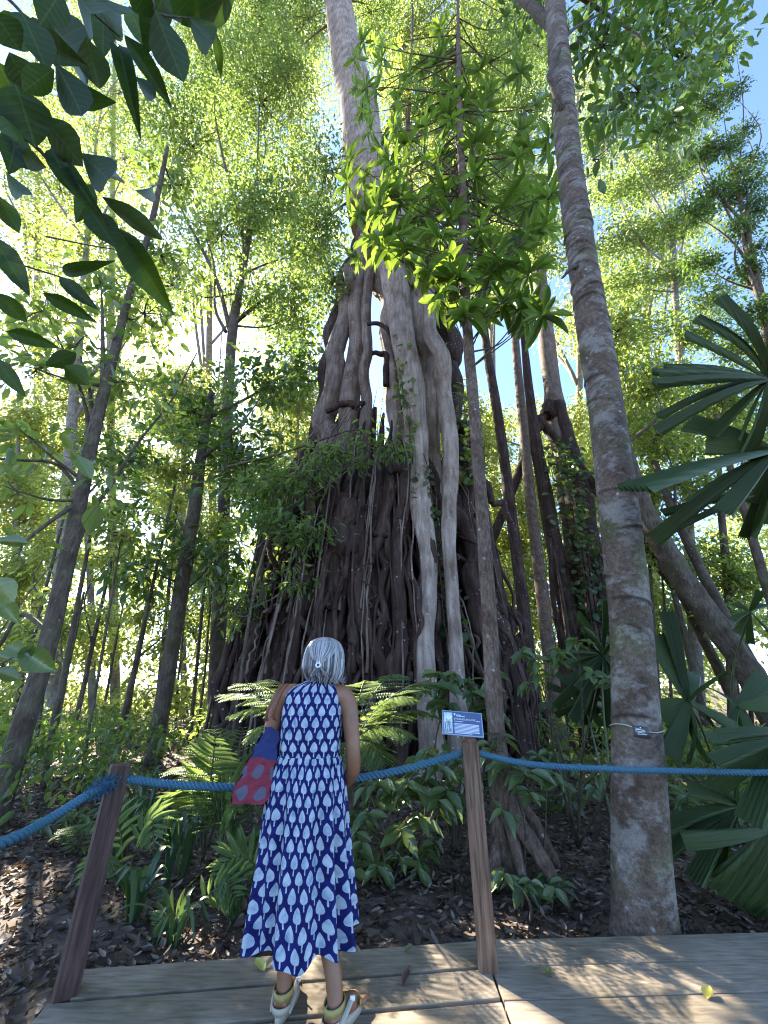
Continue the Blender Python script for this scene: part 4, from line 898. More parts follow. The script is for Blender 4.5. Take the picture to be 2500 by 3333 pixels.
for v in range(8): box(mb, (.024 + (-.02 if v == 7 else 0) + rng.uniform(-.002, .002), -.0058, -.008 - v * .0083), (.148 - (.045 if v == 7 else 0), .0014, .0036))
mb.add([(-.052, -.0065, .056), (-.046, -.0065, .062), (-.040, -.0065, .056), (-.046, -.0065, .044)], [[[0, 3, 2, 1]]])
box(mb, (.095, -.0058, .017), (.026, .0014, .0028))
obj('print', mb.mesh('print', False), whitem, panel, Ms)
mb = MB(); box(mb, (PR[0] - .02, PR[1], 1.035), (.03, .02, .055), bev=.002); box(mb, (PR[0], PR[1], 1.0225), (.055, .05, .005), bev=.001); obj('bracket', mb.mesh('bracket', False), metal, sg)

# ================================================================== the woman
skinm, nt_, b = newmat('skin')
nz = N(nt_, 'ShaderNodeTexNoise'); nz.inputs['Scale'].default_value = 14; nz.inputs['Detail'].default_value = 5
tc = N(nt_, 'ShaderNodeTexCoord'); nt_.links.new(tc.outputs['Object'], nz.inputs['Vector'])
r0 = ramp(nt_, [(.3, (.185, .078, .036)), (.7, (.26, .12, .062))], nz.outputs[0]); nt_.links.new(r0.outputs[0], b.inputs['Base Color'])
b.inputs['Roughness'].default_value = .5; b.inputs['Subsurface Weight'].default_value = .12; b.inputs['Subsurface Radius'].default_value = (.02, .008, .004)
WX, WY = -.405, 2.46
def W_(x, y, z): return np.array([WX + x, WY + y, z])
bd = MB()
def limb(pts, n=26, k=18, flat=None):
    p = spline(np.array(pts, float), n); tube(bd, p[:, :3], p[:, 3], k, flat=flat)
def ell(c, r, M=None):
    u = np.linspace(0, math.pi, 20); v = np.linspace(0, 2 * math.pi, 29)[:-1]
    P = np.stack([np.outer(np.sin(u), np.cos(v)), np.outer(np.sin(u), np.sin(v)), np.outer(np.cos(u), np.ones(28))], -1) * np.asarray(r)
    if M is not None: P = P @ np.array(M.to_3x3()).T
    P = P.reshape(-1, 3) + c; i = (np.arange(19)[:, None] * 28 + np.arange(28)[None]); j = (np.arange(19)[:, None] * 28 + (np.arange(28)[None] + 1) % 28)
    bd.add(P, [np.stack([i, i + 28, j + 28, j], -1).reshape(-1, 4)])
# trunk, neck, head
limb([(*W_(0, 0, .80), .150), (*W_(0, 0, .92), .135), (*W_(0, .0, 1.02), .138), (*W_(0, .0, 1.14), .150), (*W_(0, .0, 1.22), .140), (*W_(0.01, 0, 1.275), .09), (*W_(.02, 0, 1.30), .06)], 34, 26, flat=.68)
limb([(*W_(0.01, 0, 1.25), .06), (*W_(.025, -.005, 1.31), .05), (*W_(.035, -.01, 1.37), .048), (*W_(.04, 0, 1.42), .055)], 16, 20)
HC = W_(.045, .005, 1.455); HM = Matrix.Rotation(R(10), 4, 'Y') @ Matrix.Rotation(R(24), 4, 'X')     # looking up and a little right
Hm = lambda p: HC + np.array(HM.to_3x3() @ Vector(p))
ell(HC, (.074, .092, .108), HM); ell(Hm((0, .035, -.055)), (.056, .062, .06), HM)                    # skull, jaw
limb([(*Hm((0, .09, .01)), .009), (*Hm((0, .107, -.02)), .012), (*Hm((0, .1, -.03)), .009)], 8, 10)  # nose
for s in (-1, 1):
    ell(Hm((s * .076, .0, -.012)), (.012, .02, .032), HM); ell(Hm((s * .03, .082, .012)), (.016, .012, .01), HM); ell(Hm((s * .045, .075, -.03)), (.02, .018, .02), HM)
ell(Hm((0, .094, -.055)), (.024, .012, .006), HM); ell(Hm((0, .09, -.066)), (.02, .012, .006), HM); ell(Hm((0, .08, -.095)), (.02, .018, .014), HM)
# arms: hands meet in front of her
def hand(w, f, nrm):
    f = unit(f); s = np.cross(unit(nrm), f); nrm = unit(nrm); pc = w + f * .045
    limb([(*w, .026), (*(w + f * .03), .033), (*(w + f * .075), .034), (*(w + f * .085), .02)], 10, 12, flat=.55)
    for j, (off, ln) in enumerate(((-.030, .062), (-.010, .074), (.011, .070), (.030, .054))):
        a = w + f * .075 + s * off; limb([(*a, .0095), (*(a + f * ln * .5 - nrm * .006), .009), (*(a + f * ln * .85 - nrm * .022), .008), (*(a + f * ln - nrm * .04), .0065)], 9, 8)
    a = w + f * .025 - s * .028; limb([(*a, .012), (*(a - s * .025 + f * .025), .011), (*(a - s * .03 + f * .055 - nrm * .01), .0085)], 8, 8)
limb([(*W_(.10, 0, 1.262), .06), (*W_(.165, .0, 1.255), .057), (*W_(.20, .0, 1.205), .052), (*W_(.222, -.01, 1.10), .045), (*W_(.236, -.012, .99), .040), (*W_(.238, .0, .935), .041), (*W_(.232, .04, .885), .039), (*W_(.19, .13, .82), .033), (*W_(.12, .2, .80), .024), (*W_(.09, .225, .798), .023)], 40)
hand(W_(.09, .228, .798), (-1, .25, 0), (0, 1, .3))
limb([(*W_(-.10, 0, 1.262), .06), (*W_(-.165, .0, 1.255), .057), (*W_(-.2, .0, 1.205), .051), (*W_(-.222, .005, 1.10), .044), (*W_(-.235, .02, .99), .039), (*W_(-.232, .05, .945), .039), (*W_(-.19, .14, .89), .034), (*W_(-.1, .215, .85), .025), (*W_(-.07, .235, .842), .023)], 40)
hand(W_(-.07, .238, .842), (1, .2, -.15), (0, 1, .3))
# legs and feet
ALf, ARf = np.array([-.442, 2.425, .085]), np.array([-.205, 2.335, .085])
limb([(*W_(-.075, 0, .80), .1), (*W_(-.08, .01, .62), .082), (*W_(-.075, .02, .44), .056), (-.462, 2.46, .30, .052), (-.45, 2.44, .18, .038), (*ALf, .034), (ALf[0], ALf[1] - .012, .045, .032)], 36)
limb([(*W_(.075, 0, .80), .1), (*W_(.085, -.01, .62), .08), (*W_(.105, -.02, .44), .056), (-.268, 2.415, .30, .052), (-.225, 2.36, .18, .038), (*ARf, .034), (ARf[0], ARf[1] - .012, .045, .032)], 36)
def foot(a, d):
    d = unit(np.array([*d, 0])); s = np.array([d[1], -d[0], 0])
    limb([(*(a * [1, 1, 0] - d * .045 + [0, 0, .046]), .026), (*(a * [1, 1, 0] - d * .02 + [0, 0, .05]), .034), (*(a * [1, 1, 0] + d * .05 + [0, 0, .058]), .034), (*(a * [1, 1, 0] + d * .11 + [0, 0, .042]), .036), (*(a * [1, 1, 0] + d * .15 + [0, 0, .034]), .03)], 20, 16)
    for j, (o_, l) in enumerate(((-.03, .04), (-.012, .036), (.004, .03), (.018, .025), (.031, .018))):
        q = a * [1, 1, 0] + d * .145 + s * o_ * (1 if a[0] > -.3 else -1) * -1 + [0, 0, .032]
        limb([(*q, .013 if j == 0 else .0095), (*(q + d * l), .012 if j == 0 else .008), (*(q + d * (l + .012) - [0, 0, .004]), .006)], 6, 8)
    return d, s
dL, sL_ = foot(ALf, (.12, 1)); dR, sR_ = foot(ARf, (.62, 1))
tmp = bpy.data.objects.new('tmp', bd.mesh('tmp')); COL.objects.link(tmp)
rm = tmp.modifiers.new('r', 'REMESH'); rm.mode = 'VOXEL'; rm.voxel_size = .0055; rm.use_smooth_shade = True
sm = tmp.modifiers.new('s', 'SMOOTH'); sm.iterations = 5; sm.factor = .5
bpy.context.view_layer.update(); me = bpy.data.meshes.new_from_object(tmp.evaluated_get(bpy.context.evaluated_depsgraph_get())); bpy.data.objects.remove(tmp)
me.name = 'body'; me.materials.clear()
person = tag(obj('person', me, skinm, None), 'grey haired person in a blue leaf print dress looking up at the fig', 'person')

# ---- dress
def dress_mat():
    m, nt, b = newmat('leaf_print_cotton'); L = nt.links
    uv = N(nt, 'ShaderNodeUVMap'); sp = N(nt, 'ShaderNodeSeparateXYZ'); L.new(uv.outputs[0], sp.inputs[0])
    wn = N(nt, 'ShaderNodeTexNoise'); wn.inputs['Scale'].default_value = 9; L.new(uv.outputs[0], wn.inputs['Vector'])
    wob = math_(nt, 'MULTIPLY', math_(nt, 'SUBTRACT', wn.outputs[0], .5), .02)
    U = math_(nt, 'DIVIDE', math_(nt, 'ADD', sp.outputs[0], wob), .066); V = math_(nt, 'DIVIDE', math_(nt, 'ADD', sp.outputs[1], wob), .112)
    edge = N(nt, 'ShaderNodeTexNoise'); edge.inputs['Scale'].default_value = 140; edge.inputs['Detail'].default_value = 3; L.new(uv.outputs[0], edge.inputs['Vector'])
    en = math_(nt, 'MULTIPLY', math_(nt, 'SUBTRACT', edge.outputs[0], .5), .07)
    shades = []
    for off in (0, .5):
        u = math_(nt, 'SUBTRACT', math_(nt, 'FRACT', math_(nt, 'ADD', U, off)), .5)
        v = math_(nt, 'SUBTRACT', math_(nt, 'FRACT', math_(nt, 'ADD', V, off)), .5)
        au = math_(nt, 'MAXIMUM', math_(nt, 'ADD', math_(nt, 'ABSOLUTE', u), en), .004)
        s = math_(nt, 'DIVIDE', math_(nt, 'ADD', v, .15), .44, True)          # 0 at the leaf's foot, 1 at its tip
        wd = math_(nt, 'MULTIPLY', math_(nt, 'POWER', s, .36), math_(nt, 'POWER', math_(nt, 'SUBTRACT', 1.0, s), .85))
        body = math_(nt, 'LESS_THAN', au, math_(nt, 'MULTIPLY', wd, .68))
        stem = math_(nt, 'MULTIPLY', math_(nt, 'LESS_THAN', au, .05), math_(nt, 'MULTIPLY', math_(nt, 'GREATER_THAN', v, -.34), math_(nt, 'LESS_THAN', v, -.08)))
        shades.append(math_(nt, 'MAXIMUM', body, stem))
    msk = math_(nt, 'MAXIMUM', *shades)
    fd = N(nt, 'ShaderNodeTexNoise'); fd.inputs['Scale'].default_value = 26; fd.inputs['Detail'].default_value = 5; L.new(uv.outputs[0], fd.inputs['Vector'])
    lc = ramp(nt, [(.3, (.15, .21, .3)), (.5, (.31, .36, .41)), (.7, (.42, .45, .46))], fd.outputs[0]).outputs[0]
    bc = ramp(nt, [(.35, (.004, .005, .05)), (.65, (.009, .012, .1))], fd.outputs[0]).outputs[0]
    wv = N(nt, 'ShaderNodeTexNoise'); wv.inputs['Scale'].default_value = 900; L.new(uv.outputs[0], wv.inputs['Vector'])
    c = mixc(nt, msk, bc, lc); L.new(c, b.inputs['Base Color']); b.inputs['Roughness'].default_value = .85; b.inputs['Specular IOR Level'].default_value = .2
    bp = N(nt, 'ShaderNodeBump'); bp.inputs['Strength'].default_value = .3; bp.inputs['Distance'].default_value = .001; L.new(wv.outputs[0], bp.inputs['Height']); L.new(bp.outputs[0], b.inputs['Normal'])
    return m
drm = dress_mat()
def ring_surface(tab, folds, n, k, usc, zc=None):
    """tab rows: z, cx, cy, half width, half depth.  folds(z, theta) -> added radius factor"""
    tab = np.array(tab, float); s = np.linspace(0, 1, n); z0 = np.linspace(0, len(tab) - 1, n)
    r = spline(tab, n); th = np.linspace(0, 2 * math.pi, k + 1)
    Z = r[:, 0][:, None] + 0 * th[None]
    f = folds(Z, th[None] + 0 * Z)
    ex = .82
    cx, sx = np.cos(th), np.sin(th)
    X = r[:, 1][:, None] + (r[:, 3][:, None] + f) * np.sign(cx) * np.abs(cx) ** ex
    Y = r[:, 2][:, None] + (r[:, 4][:, None] + f) * np.sign(sx) * np.abs(sx) ** ex
    bx, by = r[n // 2, 3] * np.sign(cx) * np.abs(cx) ** ex, r[n // 2, 4] * np.sign(sx) * np.abs(sx) ** ex
    arc = np.concatenate([[0], np.cumsum(np.hypot(np.diff(bx), np.diff(by)))]); arc = (arc - np.interp(1.5 * math.pi, th, arc)) * (2 * math.pi * usc / arc[-1])
    uvu = arc[None] + .02
    V = np.stack([WX + X, WY + Y, Z], -1).reshape(-1, 3); uv = np.stack([uvu + 0 * Z, Z], -1).reshape(-1, 2)
    i = (np.arange(n - 1)[:, None] * (k + 1) + np.arange(k)[None]).ravel()
    return V, np.stack([i, i + 1, i + k + 2, i + k + 1], 1), uv
dress_tab = [(1.338, .025, -.005, .062, .058), (1.322, .015, -.005, .092, .066), (1.300, .005, -.005, .132, .076), (1.272, 0, -.004, .158, .088), (1.22, 0, -.002, .166, .108), (1.13, 0, 0, .170, .128), (1.04, 0, 0, .166, .126), (.962, 0, 0, .163, .124)]
skirt_tab = [(.966, 0, 0, .163, .124), (.945, 0, 0, .172, .132), (.88, 0, 0, .186, .148), (.75, .002, -.002, .200, .158), (.55, .008, -.008, .214, .170), (.40, .014, -.012, .228, .180), (.238, .02, -.016, .242, .188)]
ph = rng.uniform(0, 6.28, 12)
def fold_top(Z, th): return .0035 * np.sin(th * 7 + Z * 9 + ph[0]) * np.clip((1.3 - Z) / .1, 0, 1) + .002 * np.sin(th * 13 - Z * 23)
def fold_sk(Z, th):
    g = np.clip((.966 - Z) / .76, 0, 1)
    a = .006 * np.exp(-g * 7) * np.sin(th * 37 + ph[1] + 2 * np.sin(th * 3)) * np.clip((.966 - Z) / .015, 0, 1)
    b_ = (.009 + .03 * g ** .8) * (np.sin(th * 9 + ph[2] + .9 * np.sin(th * 2 + 1) + .5 * np.sin(Z * 5)) * .6 + .4 * np.sin(th * 15 + ph[3] + Z * 2.2 + .8 * np.sin(th * 3)))
    return a + b_ * np.clip((.966 - Z) / .1, 0, 1)
V, fq, uv = ring_surface(dress_tab, fold_top, 70, 150, .165)
dr = obj('dress', mesh_np('bodice', V, [fq], None, uv), drm, person)
V, fq, uv = ring_surface(skirt_tab, fold_sk, 110, 300, .27)
zz = V[:, 2]; g = np.clip((.5 - zz) / .3, 0, 1); an = np.arctan2(V[:, 1] - WY, V[:, 0] - WX)
V[:, 2] += g * (.012 * np.sin(an * 6 + 1) + .008 * np.sin(an * 11) + .035 * np.clip(-np.cos(an), 0, 1) + .01 * np.clip(np.cos(an), 0, 1) - .026 * np.exp(-((np.angle(np.exp(1j * (an + R(78))))) / .3) ** 2))
obj('skirt', mesh_np('skirt', V, [fq], None, uv), drm, dr)
for sgn in (1,):
    mb = MB(); an = np.linspace(0, 2 * math.pi, 60); tube(mb, np.stack([WX + .025 + .0625 * np.cos(an), WY - .005 + .0585 * np.sin(an), 1.338 + .004 * np.sin(an)], 1), .0025, 6, cap=False); obj('neckline_piping', mb.mesh('neckline_piping'), drm, dr)

# ---- hair: shell with combed strands, half tied with a white clip
hairm, nt_, b = newmat('grey_hair')
at_ = N(nt_, 'ShaderNodeAttribute', attribute_name='var'); r0 = ramp(nt_, [(0, (.02, .018, .02)), (.35, (.1, .095, .1)), (.7, (.29, .275, .265)), (1, (.52, .5, .48))], at_.outputs['Fac'])
nt_.links.new(r0.outputs[0], b.inputs['Base Color']); b.inputs['Roughness'].default_value = .42; b.inputs['Specular IOR Level'].default_value = .5
hz = np.array([[.120, .012], [.112, .050], [.092, .083], [.060, .104], [.020, .114], [-.020, .117], [-.050, .119], [-.080, .109], [-.106, .078]])
HX, HY0 = HC[0], HC[1] - .012
def hair_pt(u, a, k=1.0):        # u 0 crown .. 1 hem, a angle (-pi/2 = toward the camera)
    zz = np.interp(u, np.linspace(0, 1, len(hz)), hz[:, 0]); rr = np.interp(u, np.linspace(0, 1, len(hz)), hz[:, 1]) * k
    lean = (zz + .02) * .10
    return np.stack([HX + rr * np.cos(a) + lean * .5, HY0 + rr * 1.02 * np.sin(a) - lean * .6, HC[2] + zz + .012 * np.sin(a) * u - .012 * np.cos(a) * u], -1)
# nape in
uu, aa = np.meshgrid(np.linspace(0, 1, 40), np.linspace(0, 2 * math.pi, 65), indexing='ij')
front = np.clip(np.sin(aa), 0, 1)
V = hair_pt(uu, aa, 1 - .03 * rng.random(aa.shape)); V[..., 1] -= front * uu * .055
V = V.reshape(-1, 3); i = (np.arange(39)[:, None] * 65 + np.arange(64)[None]).ravel()
shell = mesh_np('hair', V, [np.stack([i, i + 1, i + 66, i + 65], 1)], np.full(len(V), .14))
hair = obj('hair', shell, hairm, person)
clip_p = hair_pt(np.array(.66), np.array(-math.pi / 2 - .08), 1.0)
st = MB()
for i in range(1150):
    a = rng.uniform(-math.pi - .25, .25) if i < 900 else rng.uniform(0, 2 * math.pi)
    da = abs(a + math.pi / 2); n = 14; u = np.linspace(.02, 1, n); va = np.clip(.6 + .3 * rng.normal(), .1, 1)
    if da < 1.2 and i < 560:          # gathered into the clip
        u = np.linspace(.02, .66, n); w2 = (u / .66) ** 2.6
        P = hair_pt(u, a * (1 - w2) + (-math.pi / 2 - .08) * w2, 1.03 + .02 * rng.random()); P = P * (1 - (w2 ** 3)[:, None]) + clip_p * (w2 ** 3)[:, None]
    elif da < .9:                       # loose hair below the clip, darker grey underneath
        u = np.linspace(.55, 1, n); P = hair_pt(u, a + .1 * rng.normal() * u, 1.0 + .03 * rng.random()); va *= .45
    else:
        P = hair_pt(u, a + .12 * rng.normal() * u, 1.01 + .035 * rng.random()); P[-3:, :2] += rng.normal(size=2) * .004 * np.array([[.4], [.8], [1.4]]); P[-1, 2] -= rng.random() * .02; P[-4:, :2] += (P[-4:, :2] - [HX, HY0]) * np.array([[.0], [.03], [.09], [.17]]) * (1.4 if math.cos(a) > .3 else .35) * rng.random()
    P[:, 1] -= np.clip(math.sin(a), 0, 1) * np.linspace(0, 1, n) * .055
    tube(st, P, np.concatenate([np.full(n - 2, .0022), [.0018, .0009]]) * rng.uniform(.6, 1.25), 4, cap=False, var=va)
for i in range(70):                     # short tail below the clip
    d = rng.normal(size=3) * [.02, .006, .006]; e = clip_p + d + [0, -.006, -.045 - .02 * rng.random()]
    tube(st, spline([clip_p + [0, -.004, -.004], clip_p + d * .4 + [0, -.012, -.02], e], 6), .0022, 4, cap=False, var=np.clip(.42 + .2 * rng.normal(), .1, .9))
for i in range(26):                     # flyaways at the right-hand ends
    a = rng.uniform(-.5, .1); p0 = hair_pt(np.array(.92), np.array(a), 1.02); tube(st, spline([p0, p0 + [.012, 0, -.012], p0 + [.03 + .015 * rng.random(), 0, -.012 + .012 * rng.normal()]], 5), .0011, 3, cap=False, var=.6)
o = obj('strands', st.mesh('strands'), hairm, hair); o['kind'] = 'stuff'
clipm = plain('clip_white', (.75, .75, .78), .3, spec=.6)
mb = MB(); an = np.linspace(0, 2 * math.pi, 20)
tube(mb, np.stack([clip_p[0] + 0.012 * np.cos(an), np.full(20, clip_p[1] - .014), clip_p[2] - .006 + .011 * np.sin(an)], 1), .0042, 7, cap=False)
for s in (-1, 1): tube(mb, spline([clip_p + [s * .004, -.012, .002], clip_p + [s * .008, -.014, .010], clip_p + [s * .006, -.012, .016]], 6), .003, 6)
obj('hair_clip', mb.mesh('hair_clip'), clipm, person)

# ---- sandals
solem = plain('sandal_sole', (.36, .31, .24), .6, noise=.1); strapm = plain('sandal_strap', (.3, .23, .07), .5, noise=.15, scale=40); bucm = plain('buckle', (.75, .72, .66), .35)
for a, d, s in ((ALf, dL, sL_), (ARf, dR, sR_)):
    g0 = a * [1, 1, 0]; nn = 40
    t_ = np.linspace(0, 2 * math.pi, nn + 1)[:-1]; lx = .06 + .13 * np.cos(t_); wy = (.036 + .008 * np.cos(t_)) * np.sin(t_)
    O = g0 + d * lx[:, None] + s * wy[:, None]
    V = np.vstack([O + [0, 0, .003], O * [1, 1, 0] + [0, 0, .026], O * [1, 1, 0] + [0, 0, .030]]); V[2 * nn:, :2] = (V[2 * nn:, :2] - g0[:2]) * .985 + g0[:2]
    j = np.arange(nn); j2 = (j + 1) % nn
    mb = MB(); mb.add(V, [np.concatenate([np.stack([j, j2, j2 + nn, j + nn], 1), np.stack([j + nn, j2 + nn, j2 + 2 * nn, j + 2 * nn], 1)]), (np.arange(nn) + 2 * nn)[None], np.arange(nn)[::-1][None]])
    sole = obj('sandal', mb.mesh('sandal'), solem, person); sole['label'] = 'pale strapped sandal'
    def strap(pts, wd, m_=strapm, nm='strap', flat=.12):
        mb = MB(); tube(mb, spline([g0 + d * p[0] + s * p[1] + np.array([0, 0, p[2]]) for p in pts], 24), wd, 10, flat=flat); obj(nm, mb.mesh(nm), m_, sole)
    def band(zc, x0, rx, ry, hgt, m_, nm, a0=0, a1=2 * math.pi, tilt=0.):
        an = np.linspace(a0, a1, 30); mb = MB(); V = []
        for zz, kx in ((-hgt / 2, 1.0), (hgt / 2, 1.0)):
            V.append(g0 + d * (x0 + rx * np.cos(an))[:, None] + s * (ry * np.sin(an))[:, None] + np.array([0, 0, 1]) * (zc + zz + tilt * np.cos(an))[:, None])
        for zz in (hgt / 2, -hgt / 2):
            V.append(g0 + d * (x0 + (rx + .003) * np.cos(an))[:, None] + s * ((ry + .003) * np.sin(an))[:, None] + np.array([0, 0, 1]) * (zc + zz + tilt * np.cos(an))[:, None])
        V = np.concatenate(V); i = np.arange(29); q = np.concatenate([np.stack([i + 30 * r1, i + 1 + 30 * r1, i + 1 + 30 * r2, i + 30 * r2], 1) for r1, r2 in ((0, 1), (1, 2), (2, 3), (3, 0))])
        mb.add(V, [q]); obj(nm, mb.mesh(nm), m_, sole)
    band(.088, -.006, .046, .040, .024, strapm, 'ankle_strap', tilt=.008)
    band(.045, -.018, .046, .037, .022, solem, 'heel_cup', R(95), R(265))
    band(.05, .115, .016, .047, .026, strapm, 'toe_strap', R(-100), R(100), .0)
    for sg_ in (-1, 1):
        strap([(-.03, sg_ * .036, .03), (.01, sg_ * .044, .06), (.06, sg_ * .040, .085)], .011, solem, 'side_strap', .3)
    mb = MB(); box(mb, (0, 0, 0), (.022, .012, .016), bev=.003); obj('buckle', mb.mesh('buckle'), bucm, sole, Matrix.Translation(Vector(g0 + d * .062 + s * .044 + [0, 0, .088])))

# ---- tote bag hanging from her left shoulder
bagT, bagB = at(884, 2374, 2.40), at(806, 2618, 2.34)
bagm, nt_, b = newmat('bag_cotton'); tc = N(nt_, 'ShaderNodeUVMap'); sp = N(nt_, 'ShaderNodeSeparateXYZ'); nt_.links.new(tc.outputs[0], sp.inputs[0])
isred = math_(nt_, 'LESS_THAN', sp.outputs[1], .58)
def dots(nt, U, V, sz, pu, pv, off):
    row = math_(nt, 'FLOOR', math_(nt, 'DIVIDE', V, pv)); sh = math_(nt, 'MULTIPLY', math_(nt, 'MODULO', row, 2.0), off)
    u = math_(nt, 'SUBTRACT', math_(nt, 'FRACT', math_(nt, 'ADD', math_(nt, 'DIVIDE', U, pu), sh)), .5); v = math_(nt, 'SUBTRACT', math_(nt, 'FRACT', math_(nt, 'DIVIDE', V, pv)), .5)
    d2 = math_(nt, 'ADD', math_(nt, 'POWER', math_(nt, 'MULTIPLY', math_(nt, 'ABSOLUTE', u), pu / sz), 2.0), math_(nt, 'POWER', math_(nt, 'MULTIPLY', math_(nt, 'ABSOLUTE', v), pv / sz), 2.0)); return math_(nt, 'LESS_THAN', d2, 1.0)
dm = dots(nt_, sp.outputs[0], math_(nt_, 'MULTIPLY', sp.outputs[1], .33), .03, .1, .088, .5)
nz = N(nt_, 'ShaderNodeTexNoise'); nz.inputs['Scale'].default_value = 30; nz.inputs['Detail'].default_value = 6; nt_.links.new(tc.outputs[0], nz.inputs['Vector'])
redc = ramp(nt_, [(.3, (.12, .006, .018)), (.7, (.2, .012, .03))], nz.outputs[0]).outputs[0]
c = mixc(nt_, math_(nt_, 'MULTIPLY', dm, isred), mixc(nt_, isred, (.008, .016, .085), redc), (.075, .065, .095))
nt_.links.new(c, b.inputs['Base Color']); b.inputs['Roughness'].default_value = .8
bag = thing('tote_bag', 'red and navy spotted cloth tote hanging at the person\'s left side', 'bag', bagB)
axd = unit(bagT - bagB); hgt = np.linalg.norm(bagT - bagB); MBg = MB()
def bag_grid(fn, nu, nv, name, label=None):
    mb = MB(); u, v = np.meshgrid(np.linspace(0, 1, nu), np.linspace(0, 1, nv), indexing='ij'); P = fn(u, v)
    i = (np.arange(nu - 1)[:, None] * nv + np.arange(nv - 1)[None]).ravel()
    mb.add(P.reshape(-1, 3), [np.stack([i, i + nv, i + nv + 1, i + 1], 1)], .5, np.stack([u * (.2 if name != 'side_panel' else .34), v], -1).reshape(-1, 2)); return obj(name, mb.mesh(name), bagm, bag)
def bag_pt(a, v):      # a: corner parameter round the bag 0..4 (near gusset, body side, far gusset, outer side)
    cs = np.array([[-1, -1], [1, -1], [1, 1], [-1, 1], [-1, -1]], float); k = np.clip(a.astype(int), 0, 3); f = (a - k)[..., None]
    c = cs[k] * (1 - f) + cs[k + 1] * f
    wdx = .098 + (.04 - .098) * v ** 1.15; wdx = wdx * (1 - .18 * np.exp(-v / .05)); ln = .17 - .02 * v
    bul = 1 + .10 * np.sin(math.pi * np.clip(v, 0, 1)) * (1 - np.abs(c[..., 1]) * .6)
    base = bagB + np.array([0, .17, 0]) + axd * 0
    wr = .004 * np.sin(v * 23 + a * 6) + .003 * np.sin(v * 41 - a * 9)
    return base + (v * hgt)[..., None] * axd + np.stack([c[..., 0] * wdx * bul + wr, c[..., 1] * ln + wr - .0 * v, .012 * np.sin(a * 5) * v], -1)
for k, nm in enumerate(('gusset', 'side_panel', 'gusset', 'side_panel')): bag_grid(lambda u, v, k=k: bag_pt(k + u * .9999, v), 14, 26, nm)
def bag_base(u, v):
    p = bag_pt(np.zeros_like(u), np.zeros_like(u)); q = bag_pt(np.full_like(u, 1.0), np.zeros_like(u)); r2 = bag_pt(np.full_like(u, 2.9999), np.zeros_like(u)); s2 = bag_pt(np.full_like(u, 2.0), np.zeros_like(u))
    return (p * (1 - u)[..., None] + q * u[..., None]) * (1 - v)[..., None] + (r2 * (1 - u)[..., None] + s2 * u[..., None]) * v[..., None] - np.array([0, 0, 1]) * (np.sin(math.pi * u) * np.sin(math.pi * v) * .02)[..., None]
bag_grid(bag_base, 8, 8, 'base')
strm = plain('bag_strap', (.17, .06, .025), .6, noise=.25, scale=60)
for sx in (-1, 1):
    a0 = bag_pt(np.array(0.5), np.array(.97)) + [sx * .03, .07, 0]; a1 = bag_pt(np.array(0.5), np.array(.97)) + [sx * .03, .25, 0]
    top = W_(-.165 + sx * .012, -.012, 1.318)
    P = spline([a0 - axd * .04, a0, W_(-.225 + sx * .018, -.062, 1.16), W_(-.192 + sx * .012, -.058, 1.27), top, W_(-.192 + sx * .012, .06, 1.27), W_(-.25 + sx * .014, .08, 1.16), a1, a1 - axd * .04], 60)
    mb = MB(); tube(mb, P, .0085, 8, flat=.35); obj('strap', mb.mesh('strap'), strm, bag)

